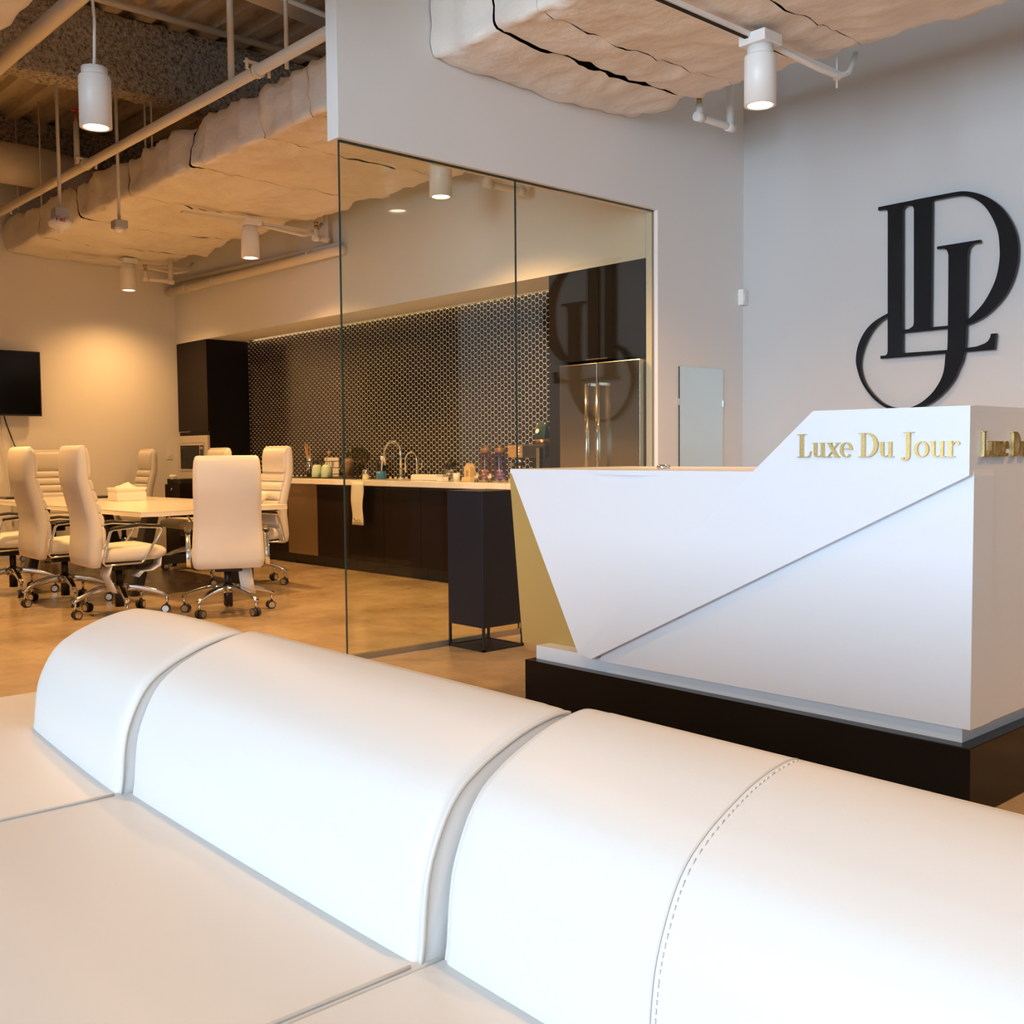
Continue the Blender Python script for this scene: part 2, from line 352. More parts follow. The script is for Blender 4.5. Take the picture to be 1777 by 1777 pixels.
# secondary ducts and pipes
d2 = thing('insulated_duct', 'pale wrapped duct cut by the top left corner of the photo', 'duct', (-6, 1.4, 3.53))
wrapped_duct(d2, XF+.5, -4.0, .6, 1.98, 3.55, 3.95, [-11, -9, -7, -5.5], 23.0, {}, .25)
rd = thing('round_duct', 'large round cream duct beyond the sprinkler pipe', 'duct', (-12.4, 2, 4.39))
MB().tube([(-12.4, -3.5, 4.40), (-12.4, 4.3, 4.40), (-12.4, 4.62, 4.36), (-12.4, 4.80, 4.24), (-12.4, 4.86, 3.9)], .22, 24).build('duct_body', 'painted_pipe', rd)
for yy in (-1.5, 1.2, 3.6): MB().tube([(-12.4, yy-.02, 4.40), (-12.4, yy+.02, 4.40)], .228, 24).build('joint_ring', 'painted_pipe', rd)
PY, PZ_ = 3.80, 3.95-.075
mp = thing('sprinkler_pipe', 'long painted sprinkler main running beside the wrapped duct', 'pipe', (-9, PY, PZ_))
MB().cyl((XF+.005, PY-.02, PZ_-.03), (XP0-.002, PY, PZ_), .040, 16).build('pipe_run', 'painted_pipe', mp)
def clamp(root, x, yy, z, r):
    cl = MB().tube([(x-.02, yy, z), (x+.02, yy, z)], r+.012, 14).build('clamp', 'painted_pipe', root)
    MB().box(x-.018, x+.018, yy-.10, yy+.10, z+r-.002, z+r+.010).cyl((x, yy-.085, z+.065), (x, yy-.085, z-.005), .012, 8).cyl((x, yy+.085, z+.065), (x, yy+.085, z-.03), .012, 8).build('clamp_bolt', 'painted_pipe', cl)
for xx in (-6.75, -9.9, -12.3): clamp(mp, xx, PY-.008, PZ_-.01, .040)
MB().cyl((-7.15, PY, PZ_+.03), (-7.15, PY, ZD-.001), .024, 12).build('riser', 'painted_pipe', mp)
MB().cyl((-10.15, PY, PZ_), (-10.15, PY, 4.30), .026, 12).build('riser', 'painted_pipe', mp)
sh = MB().cyl((-10.15, PY, 4.30), (-10.15, PY, 4.37), .018, 10).build('sprinkler_head', 'brass', mp)
MB().lathe((-10.15, PY, 4.40), [(0.001, 0), (.04, .0), (.04, .008), (.001, .008)], 14).tube([(-10.18, PY, 4.36), (-10.175, PY, 4.40)], .005, 6).tube([(-10.12, PY, 4.36), (-10.125, PY, 4.40)], .005, 6).build('deflector', 'red', sh)
def rod(name, label, p0, p1, r, grp=None): return tag(MB().cyl(p0, p1, r, 8).build(name, 'painted_pipe'), label, 'rod', grp)
rod('hanger_rod', 'slim hanger rod beside the clamp, right of the riser', (-6.75, 4.02, 3.93), (-6.75, 4.02, ZD), .016)
rod('hanger_rod', 'hanger rod nearest the white header', (-6.22, 4.02, 3.60), (-6.22, 4.02, ZD), .008)
for xx, lb in ((-9.44, 'left'), (-9.30, 'right')): rod('hanger_rod', lb+' one of the twin thin rods behind the sprinkler pipe', (xx, 4.15, 3.9), (xx, 4.15, 4.36), .009, 'twin duct rods')
for xx, lb in ((-12.0, 'right'), (-12.75, 'left')): rod('hanger_rod', lb+' thin rod at the far end of the wrapped duct', (xx, 4.1, 3.9), (xx, 4.1, ZD), .010, 'far duct rods')
tag(MB().cyl((-8.86, -2, 4.94), (-8.86, 6.1, 4.94), .030, 10).build('conduit', 'painted_pipe'), 'thin conduit crossing under the roof deck ribs', 'pipe')
tag(MB().cyl((XF+.02, 2.72, 4.2), (-3, 2.72, 4.2), .058, 20).build('ceiling_pipe', 'painted_pipe'), 'thick cream pipe crossing the top left corner', 'pipe')
# angled strut near the header
st = thing('diagonal_strut', 'pair of angled steel struts behind the sprinkler pipe', 'strut', (-7.5, 4.6, 4.6))
for dx in (0, .20):
    MB().tube([(-7.9+dx, 3.5, 4.95), (-7.2+dx, 5.2, 4.45)], .022, 4, smooth=False).build('strut', 'painted_pipe', st)
MB().tube([(-7.8, 3.5, 4.93), (-7.1, 5.2, 4.46)], .07, 4, smooth=False).build('web', 'galv', st)
# pipes along the soffit wall
wp = thing('wall_pipe', 'thick cream pipe along the wall above the tall cabinet', 'pipe', (-11, 6.05, 3.28))
MB().tube([(XF+.02, 6.035, 3.29), (-9.55, 6.035, 3.262), (-9.35, 6.035, 3.262), (-9.28, 6.05, 3.265), (-9.24, 6.09, 3.27), (-9.235, YK, 3.275)], .052, 14).build('pipe_run', 'painted_pipe', wp)
for xx in (-12.6, -11.9, -9.75): MB().tube([(xx-.02, 6.035, 3.28), (xx+.02, 6.035, 3.28)], .060, 14).build('coupling', 'painted_pipe', wp)
tag(MB().cyl((XF+.02, 6.09, 3.43), (-9.25, 6.09, 3.335), .024, 10).build('wall_pipe', 'painted_pipe'), 'slim upper pipe along the soffit wall', 'pipe')
def drop(label, x, yh, yr, z, ztop, mt='white_pipe'):      # upright head at yh, level run along the wall normal, riser at yr
    t = thing('sprinkler_drop', label, 'sprinkler', (x, yr, z))
    MB().tube([(x, yr, ztop), (x, yr, z+.03), (x, yr-.010, z+.008), (x, yr-.035, z), (x, yh+.035, z), (x, yh+.010, z+.008), (x, yh, z+.035), (x, yh, z+.09)], .026, 12).build('pipe_bend', mt, t)
    for py in (yr, yh): MB().tube([(x, py-.036, z), (x, py+.036, z)], .034, 12).build('elbow', mt, t)
    h = MB().cyl((x, yh, z+.09), (x, yh, z+.13), .020, 8).build('sprinkler_head', 'brass', t)
    MB().lathe((x, yh, z+.155), [(.001, 0), (.028, 0), (.028, .006), (.001, .006)], 12).tube([(x, yh-.016, z+.13), (x, yh-.014, z+.158)], .005, 5).tube([(x, yh+.016, z+.13), (x, yh+.014, z+.158)], .005, 5).build('deflector', 'brass', h)
drop('white pipe bend with brass sprinkler above the lobby corner', -4.75, 6.14, 6.50, 3.555, ZD-.001)
drop('cream sprinkler bend beside the far wall downlight', -12.18, 5.31, 5.62, 3.27, 3.535, 'painted_pipe')
drop('cream sprinkler bend left of the glass edge', -9.4, 5.90, 6.02, 3.39, 4.3, 'painted_pipe')
drop('cream sprinkler bend seen through the glass above the refrigerator', -6.4, 5.60, 5.95, 3.315, ZD-.001, 'painted_pipe')
# ------------------------------------------------------------------ downlights
def spot(loc, power, parent=None, size=2.55):
    l = bpy.data.lights.new('downlight_beam', 'SPOT'); l.energy = power; l.color = WARM; l.spot_size = size; l.spot_blend = 1.0; l.shadow_soft_size = .07
    o = bpy.data.objects.new('downlight_beam', l); COL.objects.link(o); o.location = loc; return o
def downlight(label, x, yy, zb, ztop, kind, grp, power):
    t = thing('cylinder_downlight', label, 'ceiling light', (x, yy, zb), 0, grp)
    r = .0875
    MB().lathe((x, yy, zb), [(r-.018, .035), (r-.018, 0), (r, 0), (r, ztop-.06), (r-.004, ztop-.052), (.001, ztop-.05)], 32).build('housing', 'fixture', t)
    MB().lathe((x, yy, zb+.012), [(.001, 0), (r-.019, 0), (r-.019, .004), (.001, .004)], 28).build('lens', 'lampglow', t)
    MB().lathe((x, yy, zb), [(r-.016, ztop-.052), (r-.016, ztop-.005), (.001, ztop)], 28).build('collar', 'fixture', t)
    if kind == 'box': B(x-.085, x+.085, yy-.085, yy+.085, zb+ztop-.002, zb+ztop+.06).build('junction_box', 'fixture', t, bevel=.006)
    if kind == 'cord': MB().tube([(x, yy, zb+ztop-.01), (x+.01, yy+.005, zb+ztop+.25), (x-.005, yy-.005, zb+ztop+.5), (x-.03, yy-.01, ZD)], .009, 8).build('cord', 'fixture', t)
    s = spot((x, yy, zb-.01), power)
    return t
LG = 'row of cylinder downlights under the duct'
downlight('white cylinder downlight over the reception desk', -3.49, 5.05, 3.10, .32, 'box', LG, SPOT_W*.75)
downlight('cylinder downlight seen through the glass partition', -6.50, 5.2, 3.17, .32, 'box', LG, SPOT_W*1.3)
downlight('cylinder downlight under the middle of the left duct', -9.48, 5.2, 3.12, .31, 'box', LG, SPOT_W)
downlight('smallest cylinder downlight by the far wall', -12.40, 5.2, 3.15, .31, 'box', LG, SPOT_W*.45)
downlight('white pendant cylinder downlight hanging on a cord', -6.10, 2.395, 3.055, .335, 'cord', 'corded pendant downlights', SPOT_W)
for xx in (-8.95, -11.7, -3.2, -.4, 2.4): downlight('added corded pendant downlight out of view, %s' % {-8.95: 'nearest left of the frame', -11.7: 'farthest left of the frame', -3.2: 'above the left of the sofa', -.4: 'above the camera', 2.4: 'far to the right'}[xx], xx, 2.395 if xx < -4 else 1.6, 3.055, .335, 'cord', 'corded pendant downlights', SPOT_W*(1 if xx < -4 else .27))  # unseen pendants added for warm light on the sofa and table
downlight('added unseen downlight over the desk end, lighting its right side', -.75, 5.05, 3.10, .32, 'box', LG, SPOT_W*.9)  # extra lamp out of view, added to light the desk's right side
# strut channel and conduit under the lobby duct
sc_ = thing('strut_channel', 'steel strut channel with conduit holding the desk downlight', 'strut', (-3.5, 5, 3.49))
MB().box(-3.545, -3.495, 3.95, 5.93, 3.455, 3.48).build('channel', 'white_pipe', sc_)
B(-3.532, -3.508, 3.95, 5.92, 3.450, 3.456).build('slot', 'tear', sc_)
MB().tube([(-3.49, 5.10, 3.455), (-3.46, 5.30, 3.425), (-3.46, 5.6, 3.415), (-3.46, 5.80, 3.42), (-3.46, 5.92, 3.47), (-3.46, 6.0, 3.6)], .016, 10).build('conduit', 'white_pipe', sc_)
MB().cyl((-3.51, 5.87, 3.38), (-3.51, 5.87, 3.56), .007, 6).lathe((-3.51, 5.87, 3.43), [(.001, 0), (.022, 0), (.022, .015), (.001, .015)], 10).build('threaded_rod', 'white_pipe', sc_)
for xx in (-9.48, -12.40):
    c_ = thing('strut_channel', 'cream strut and conduit holding the downlight %s' % ('under the middle of the duct' if xx > -10 else 'by the far wall'), 'strut', (xx, 5.2, 3.47))
    MB().box(xx-.025, xx+.025, 4.5, 5.95, 3.455, 3.48).build('channel', 'painted_pipe', c_)
    MB().tube([(xx, 5.28, 3.45), (xx+.03, 5.5, 3.43), (xx+.03, 5.78, 3.41), (xx+.03, 5.92, 3.45), (xx+.03, 6.0, 3.56)], .016, 10).build('conduit', 'painted_pipe', c_)
# fire detector and sensor on rods
fd = thing('smoke_detector', 'white round fire detector on a hanging rod', 'detector', (-9.38, 3.355, 3.15))
MB().cyl((-9.38, 3.355, 3.30), (-9.38, 3.355, 4.36), .014, 10).build('rod', 'painted_pipe', fd)
MB().box(-9.44, -9.32, 3.295, 3.415, 3.235, 3.31).build('box', 'greyplastic', fd, bevel=.004)
MB().lathe((-9.38, 3.355, 3.10), [(.001, .0), (.025, .005), (.03, .03), (.09, .055), (.105, .09), (.10, .11), (.06, .115), (.06, .14), (.001, .14)], 28).build('detector_dome', 'white_paint', fd)
# word FIRE on the rim, facing the room
def tiny_letters(word, fn, h, parent, mt):
    F = {'F': [((0, 0), (0, 1)), ((0, 1), (.6, 1)), ((0, .55), (.5, .55))], 'I': [((.2, 0), (.2, 1))], 'R': [((0, 0), (0, 1)), ((0, 1), (.5, .95)), ((.5, .95), (.5, .55)), ((.5, .55), (0, .5)), ((.2, .5), (.6, 0))], 'E': [((0, 0), (0, 1)), ((0, 1), (.6, 1)), ((0, .5), (.5, .5)), ((0, 0), (.6, 0))]}
    x = 0
    for ch in word:
        mb = MB()
        for a, b_ in F[ch]: mb.tube([fn((x+a[0]*.8)*h, a[1]*h), fn((x+b_[0]*.8)*h, b_[1]*h)], .0032, 5)
        mb.build('letter', mt, parent); x += .55 if ch == 'I' else .85
a0 = math.atan2(-3.355, 9.38)
def rim(u, v): a = a0+ .1 + (-.042+u)/.108; return (-9.38+.108*math.cos(a), 3.355+.108*math.sin(a), 3.183+v)
tiny_letters('FIRE', rim, .026, fd, 'red')
sn = thing('ceiling_sensor', 'grey square sensor box on a hanging rod', 'sensor', (-9.27, 3.82, 3.16))
MB().cyl((-9.27, 3.82, 3.25), (-9.27, 3.82, 4.36), .014, 10).build('rod', 'painted_pipe', sn)
B(-9.325, -9.215, 3.765, 3.875, 3.185, 3.255).build('box', 'greyplastic', sn, bevel=.005)
MB().lathe((-9.27, 3.82, 3.15), [(.001, 0), (.02, .002), (.045, .02), (.055, .036), (.001, .037)], 20).build('lens', 'white_paint', sn)

# ================================================================== kitchen
tc_ = thing('tall_cabinet', 'tall dark brown cabinet with built-in microwave in the corner', 'cabinet', (-12.75, 6.4, 0))
X0, X1 = XF+.01, -12.335
B(X0, X1, YK+.02, YT-.005, .10, 2.635).build('body', 'cabinet2', tc_)
B(X0, X1, YK+.06, YT-.02, 0, .10).build('toe_kick', 'black', tc_)
ud = B(X0+.005, X1-.003, YK, YK+.019, 1.50, 2.632).build('door', 'cabinet', tc_)
B(X0+.02, X0+.34, YK-.012, YK, 1.50, 1.508).build('pull', 'galv', ud)
B(X0+.005, X1-.003, YK, YK+.019, .105, .90).build('door', 'cabinet', tc_)
mw = thing('microwave', 'built-in microwave with wide pale steel trim', 'microwave', (-12.78, YK, .92))
M0, M1 = X0+.005, X1-.003
for a in ((M0, M1, .905, .995), (M0, M1, 1.362, 1.452), (M0, M0+.045, .995, 1.362), (M1-.085, M1, .995, 1.362)): B(a[0], a[1], YK-.012, YK+.018, a[2], a[3]).build('trim', 'mwtrim', mw)
B(M0+.05, M1-.09, YK-.016, YK+.015, 1.00, 1.357).build('frame', 'mwtrim', mw)
B(M0+.075, M1-.225, YK-.020, YK-.0161, 1.03, 1.33).build('door_window', 'screen', mw)
B(M1-.200, M1-.105, YK-.020, YK-.0161, 1.03, 1.33).build('control_panel', 'blackplastic', mw)
B(M1-.185, M1-.12, YK-.0215, YK-.0201, 1.28, 1.31).build('display', 'greyplastic', mw)
# base cabinets
xs = [-12.33, -11.70, -11.05, -10.41, -9.81, -9.20, -8.60, -8.00, -7.40, -6.80, -6.278]
names = ['next to the tall cabinet', 'behind the white meeting chair', 'left of the dishwasher', None, 'right of the dishwasher', 'behind the hanging towel', 'right of the hanging towel', 'under the small faucet side', 'left of the black pedestal', 'beside the refrigerator']
for i in range(10):
    a, c = xs[i]+.002, xs[i+1]-.002
    if names[i] is None:
        t = thing('dishwasher', 'bronze steel dishwasher front under the worktop', 'dishwasher', ((a+c)/2, 6.4, 0))
        B(a, c, YK, YT-.01, .10, .884).build('body', 'black', t); B(a, c, YK-.03, YK, .115, .88).build('door', 'dishwasher', t, bevel=.003)
        B(a+.12, a+.30, YK-.0312, YK-.0301, .80, .806).build('badge', 'galv', t)
    else:
        t = thing('base_cabinet', 'dark handleless base cabinet '+names[i], 'cabinet', ((a+c)/2, 6.4, 0), 0, 'kitchen base cabinets')
        B(a, c, YK, YT-.01, .10, .884).build('body', 'black', t)
        dd = B(a+.001, c-.001, YK-.022, YK, .115, .868).build('door', 'cabinet', t, bevel=.002)
        B(a+.03, c-.03, YK-.026, YK-.0221, .858, .866).build('finger_pull', 'black', dd)
    B(a, c, YK+.055, YT-.02, 0, .10).build('toe_kick', 'black', t)
wt = tag(B(-12.333, -6.278, 6.045, YT-.005, .885, .940).build('worktop', 'worktop', bevel=.004), 'long white worktop along the hexagonal tile wall', 'worktop')
led = tag(B(-12.3, -6.3, YT-.0699, YT-.060, 2.655, 2.675).build('led_strip', 'ledglow'), 'glowing warm light strip above the tiles', 'light strip')
fu = thing('bridge_cabinet', 'black cabinet above the steel refrigerator', 'cabinet', (-5.75, 6.4, 1.92))
B(-6.274, -5.25, YK+.02, YT-.005, 1.92, 2.638).build('body', 'cabinet2', fu)
for a, c in ((-6.272, -5.722), (-5.718, -5.252)):
    d_ = B(a, c, YK, YK+.02, 1.925, 2.636).build('door', 'cabinet2', fu); 
B(-5.85, -5.62, YK-.014, YK, 1.925, 1.931).build('pull', 'galv', fu)
tag(B(-6.274, -6.12, YK, YT-.005, 0, 1.917).build('end_panel', 'cabinet2'), 'black panel closing the left side of the refrigerator', 'panel')
fr = thing('refrigerator', 'stainless steel french door refrigerator', 'refrigerator', (-5.68, 6.4, 0))
B(-6.115, -5.255, YK+.03, YT-.01, .03, 1.90).build('body', 'black', fr)
for a, c in ((-6.112, -5.698), (-5.690, -5.258)):
    d_ = B(a, c, YK-.045, YK+.028, .62, 1.895).build('door', 'steel', fr, bevel=.006)
    hx = c-.055 if c < -5.5 else a+.055
    MB().cyl((hx, YK-.105, .75), (hx, YK-.105, 1.73), .016, 12).box(hx-.018, hx+.018, YK-.105, YK-.044, 1.715, 1.735).box(hx-.018, hx+.018, YK-.105, YK-.044, .75, .77).build('handle', 'chrome', d_)
dw_ = B(-6.112, -5.258, YK-.045, YK+.028, .08, .61).build('drawer', 'steel', fr, bevel=.006)
MB().cyl((-6.0, YK-.10, .53), (-5.37, YK-.10, .53), .013, 10).build('handle', 'chrome', dw_)

# --- things on the worktop
ZT = .941
def on(name, label, cat, x, yy, grp=None): return thing(name, label, cat, (x, yy, ZT), 0, grp)
t = on('drying_mat', 'dark drying tray beneath the dish rack', 'tray', -9.95, 6.42); B(-10.62, -9.30, 6.24, 6.64, ZT, ZT+.012).build('tray', 'blackplastic', t, bevel=.004)
ZM = ZT+.013
t = on('dish_rack', 'black wire dish rack on the drying tray', 'rack', -10.15, 6.42); mb = MB()
for z in (.03, .10, .17): mb.tube([(-10.50, 6.36, ZM+z), (-9.90, 6.36, ZM+z), (-9.90, 6.60, ZM+z), (-10.50, 6.60, ZM+z), (-10.50, 6.36, ZM+z)], .004, 5)
mb.build('wire_rail', 'black', t); mb = MB()
for k in range(13): mb.cyl((-10.50+.05*k, 6.36, ZM), (-10.50+.05*k, 6.36, ZM+.17), .003, 5); mb.cyl((-10.50+.05*k, 6.60, ZM), (-10.50+.05*k, 6.60, ZM+.17), .003, 5)
mb.build('wire_upright', 'black', t)
t = on('utensil_holder', 'steel utensil cup holding wooden chopsticks', 'utensil cup', -10.42, 6.40)
MB().lathe((-10.42, 6.40, ZM), [(.001, 0), (.034, 0), (.034, .24), (.030, .24), (.030, .02), (.001, .02)], 20).build('cup', 'chrome', t)
for k in range(6):
    a = k*1.05; MB().tube([(-10.42+.012*math.cos(a), 6.40+.012*math.sin(a), ZM+.03), (-10.44+.03*math.cos(a)-.025*(k % 3), 6.40+.025*math.sin(a), ZM+.33+.02*(k % 3))], .005, 6).build('chopstick', 'wood', t)
t = on('glass_tumbler', 'clear glass tumbler drying in the rack', 'glass', -10.28, 6.44); MB().lathe((-10.28, 6.44, ZM+.002), [(.032, 0), (.045, .17), (.041, .17), (.029, .01), (.001, .01)], 18).build('cup', 'jarglass', t)
t = on('cutting_board', 'small pale board standing in the rack', 'board', -10.16, 6.50); B(-10.30, -10.02, 6.515, 6.53, ZM, ZM+.21).build('board', 'paper', t, bevel=.004)
t = on('wooden_spoon', 'wooden spoon leaning out of the dish rack', 'spoon', -10.12, 6.42)
MB().tube([(-10.20, 6.40, ZM+.05), (-10.09, 6.44, ZM+.24)], .006, 6).build('handle', 'wood', t); MB().lathe((-10.085, 6.442, ZM+.255), [(.001, -.03), (.018, -.01), (.018, .015), (.001, .035)], 12).build('bowl', 'wood', t)
for k, (xx, lb) in enumerate(((-10.06, 'mint green mug upside down, left one'), (-9.87, 'mint green mug upside down behind the glass edge'))):
    t = on('mug', lb, 'mug', xx, 6.27, 'mint mugs on the tray'); MB().lathe((xx, 6.27, ZM), [(.001, .0), (.060, .0), (.060, .06), (.050, .11), (.038, .135), (.001, .135)], 22).build('mug_body', 'mint', t)
    MB().tube(arc((0, .06), .035, -90, 90, 8, lambda a, c: (xx-.050-a, 6.27, ZM+c)), .007, 8).build('handle', 'mint', t)
t = on('baby_cup', 'pink cup lying on the mint mugs side', 'cup', -9.72, 6.45); MB().lathe((-9.72, 6.45, ZM), [(.001, 0), (.045, 0), (.05, .12), (.058, .17), (.04, .20), (.001, .205)], 18).build('cup', 'pink', t)
t = on('glass_bowl', 'tilted clear storage box drying on the tray', 'container', -9.45, 6.38)
vb = MB(); rg = []
for k, (sc, hh) in enumerate(((.85, 0), (1.0, .02), (1.08, .13), (1.10, .15))):
    rg.append([(-9.47+(a*sc)*math.cos(.9)-hh*math.sin(.9)+.06, 6.38+c*sc, ZM+.13+a*sc*math.sin(.9)+hh*math.cos(.9)*.6) for a, c in rrect(.30, .22, .05)])
vb.loft(rg).build('box', 'smokeglass', t)
t = on('soap_bottle', 'black soap bottle beside the tall faucet', 'bottle', -9.20, 6.52); MB().lathe((-9.20, 6.52, ZT), [(.001, 0), (.05, 0), (.05, .15), (.04, .18), (.015, .19), (.015, .22), (.001, .22)], 18).build('bottle_body', 'blackplastic', t)
MB().tube([(-9.20, 6.52, ZT+.21), (-9.20, 6.52, ZT+.25), (-9.20, 6.45, ZT+.25)], .009, 8).build('pump', 'blackplastic', t)
t = on('dish_brush', 'dish brush standing in a blue sponge cup', 'brush', -9.04, 6.40); MB().lathe((-9.04, 6.40, ZT), [(.001, 0), (.05, 0), (.054, .08), (.05, .08), (.045, .01), (.001, .01)], 20).build('cup', 'blue', t)
MB().tube([(-9.04, 6.40, ZT+.02), (-9.04, 6.42, ZT+.22)], .006, 8).build('handle', 'white_paint', t); MB().lathe((-9.04, 6.42, ZT+.21), [(.001, -.025), (.020, -.015), (.024, .01), (.015, .028), (.001, .03)], 14).build('head', 'white_paint', t)
t = on('soap_jar', 'small steel soap jar left of the blue cup', 'jar', -9.17, 6.30); MB().lathe((-9.17, 6.30, ZT), [(.001, 0), (.038, 0), (.038, .09), (.03, .10), (.001, .10)], 16).build('jar', 'alu', t)
def faucet(label, x, yy, h, reach, r):
    t = on('faucet', label, 'faucet', x, yy)
    MB().lathe((x, yy, ZT), [(.001, 0), (r*2.2, 0), (r*2.2, .02), (r*1.5, .05), (r*1.5, .10), (.001, .10)], 16).build('base', 'chrome', t)
    R_ = reach/2; pts = [(x, yy, ZT+.05), (x, yy, ZT+h-R_)] + arc((0, 0), R_, 0, 180, 14, lambda a, c: (x-R_*.80+a*.80, yy-R_*.25+a*.25, ZT+h-R_+c)) + [(x-2*R_*.80, yy-2*R_*.25, ZT+h-R_-.12)]
    MB().tube(pts, r, 10).build('spout', 'chrome', t)
    MB().tube([(x+.02, yy, ZT+.09), (x+.09, yy-.01, ZT+.12), (x+.10, yy-.01, ZT+.20)], r*.55, 8).build('lever', 'chrome', t)
faucet('tall arched chrome kitchen faucet', -8.83, 6.50, .385, .25, .014)
faucet('smaller chrome filter faucet to the right', -8.56, 6.50, .275, .17, .009)
t = on('white_tray', 'flat white box lying right of the faucets', 'box', -8.23, 6.40); B(-8.44, -8.03, 6.33, 6.47, ZT, ZT+.05).build('box', 'white_paint', t, bevel=.006); B(-8.43, -8.04, 6.34, 6.46, ZT+.05, ZT+.056).build('lid', 'paper', t)
def jar(label, x, yy, r, h, g, lid, lidh, fill, grp=None):
    t = on('glass_jar', label, 'jar', x, yy, grp)
    MB().lathe((x, yy, ZT), [(.001, .004), (r*.92, .004), (r, .02), (r, h*.86), (r*.86, h*.94), (r*.86, h), (r*.82, h), (r*.82, h*.94), (r*.95, h*.85), (r*.95, .025), (.001, .015)], 24).build('jar_body', g, t)
    MB().lathe((x, yy, ZT+h), [(.001, -.015), (r*.80, -.015), (r*.9, 0), (r*.9, lidh), (r*.3, lidh+.006), (r*.25, lidh+.03), (.001, lidh+.032)], 24).build('lid', lid, t)
    for k in range(14):
        a = k*2.4; q = r*.55*math.sqrt((k % 5)/5+.08); z = ZT+.035+.03*(k//5)
        p = Vector((x+q*math.cos(a), yy+q*math.sin(a), z)); d = Vector((math.cos(a*3), math.sin(a*3), .4))*.014
        MB().tube([p-d, p+d], [.010, .011], 7).build('contents', fill[k % len(fill)], t)
jar('squat glass jar with black lid and wrapped snacks', -7.86, 6.36, .068, .145, 'jarglass', 'blackplastic', .03, ['pink', 'paper', 'amber', 'paper'])
t = on('espresso_cup', 'white espresso cup beside the squat jar', 'cup', -7.69, 6.30); MB().lathe((-7.69, 6.30, ZT), [(.001, 0), (.028, 0), (.036, .075), (.032, .075), (.025, .01), (.001, .01)], 20).build('cup', 'white_paint', t)
t = on('napkin_box', 'low white napkin box beside the squat jar', 'box', -7.80, 6.22); B(-7.84, -7.76, 6.18, 6.26, ZT, ZT+.04).build('box', 'white_paint', t, bevel=.004)
t = on('tea_packet', 'green tea packet standing by the straw house', 'packet', -7.60, 6.38)
MB().loft([[(-7.60+a, 6.38+c, ZT+z) for a, c in rrect(w_, d_, .015)] for w_, d_, z in ((.07, .04, 0), (.07, .04, .10), (.068, .02, .14), (.068, .008, .155))]).build('packet', 'leafgreen', t)
t = on('straw_house', 'small straw coloured house shaped lantern', 'lantern', -7.47, 6.30)
MB().prism([(-.045, .04), (.045, .04), (.045, .13), (0, .17), (-.045, .13)], lambda a, c, d: (-7.50+a, 6.30+d, ZT+c), -.03, .03).build('house_body', 'straw', t)
B(-7.56, -7.44, 6.25, 6.35, ZT, ZT+.04).build('base', 'straw', t, bevel=.004)
B(-7.515, -7.485, 6.265, 6.2699, ZT+.05, ZT+.10).build('door', 'wood', t); MB().tube(arc((0, .17), .018, 0, 180, 8, lambda a, c: (-7.50+a, 6.30, ZT+c-.008)), .003, 6).build('handle', 'black', t)
t = on('glass_bottle', 'slim clear bottle behind the straw house', 'bottle', -7.45, 6.52); MB().lathe((-7.45, 6.52, ZT), [(.001, 0), (.045, 0), (.045, .17), (.02, .205), (.02, .235), (.001, .235)], 20).build('bottle_body', 'jarglass', t); MB().lathe((-7.45, 6.52, ZT+.235), [(.022, -.025), (.022, .008), (.001, .008)], 16).build('cap', 'blackplastic', t)
jar('tall candy jar with brown lid, pinkish one', -7.32, 6.34, .056, .27, 'pinkglass', 'amberwood', .03, ['purple', 'amber', 'paper', 'pink', 'straw'], 'tall candy jars')
jar('tall candy jar with brown lid, violet one', -7.145, 6.36, .056, .27, 'purpleglass', 'amberwood', .03, ['paper', 'purple', 'pink', 'paper', 'amber'], 'tall candy jars')
for xx, yy, lb in ((-7.30, 6.21, 'small crystal candle holder before the pinkish jar'), (-7.13, 6.22, 'small crystal candle holder before the violet jar')):
    t = on('candle_holder', lb, 'candle holder', xx, yy, 'crystal candle holders'); MB().lathe((xx, yy, ZT), [(.001, 0), (.026, 0), (.018, .02), (.009, .035), (.022, .055), (.025, .075), (.020, .075), (.001, .05)], 14, False).build('crystal', 'chrome', t)
t = on('copper_pot', 'small copper pot beside the coffee machine', 'pot', -7.03, 6.50); MB().lathe((-7.03, 6.50, ZT), [(.001, 0), (.04, 0), (.045, .08), (.035, .11), (.02, .13), (.008, .16), (.001, .16)], 18).build('pot', 'copper', t)
t = on('coffee_machine', 'black espresso machine with wooden front panel', 'coffee machine', -6.72, 6.45)
B(-6.90, -6.52, 6.34, 6.66, ZT, ZT+.03).build('drip_tray', 'black', t, bevel=.004)
B(-6.90, -6.52, 6.52, 6.66, ZT+.03, ZT+.22).build('column', 'blackplastic', t, bevel=.01)
hd = B(-6.97, -6.52, 6.31, 6.66, ZT+.215, ZT+.33).build('head', 'blackplastic', t, bevel=.012)
B(-6.97, -6.79, 6.298, 6.3099, ZT+.22, ZT+.325).build('front_panel', 'wood', hd)
for z in (.25, .275, .30): MB().tube([(-6.82, 6.297, ZT+z), (-6.82, 6.286, ZT+z)], .008, 10).build('button', 'white_paint', hd)
MB().cyl((-6.88, 6.36, ZT+.215), (-6.88, 6.36, ZT+.165), .03, 14).box(-6.91, -6.85, 6.26, 6.37, ZT+.145, ZT+.17).build('portafilter', 'chrome', t)
MB().lathe((-6.88, 6.42, ZT+.03), [(.001, 0), (.035, 0), (.04, .08), (.001, .08)], 14).build('steam_cup', 'chrome', t)
B(-6.57, -6.53, 6.26, 6.30, ZT+.03, ZT+.30).build('water_wand', 'alu', t)
t = thing('coffee_bag', 'dark green coffee bag on top of the machine', 'bag', (-6.70, 6.5, ZT+.38))
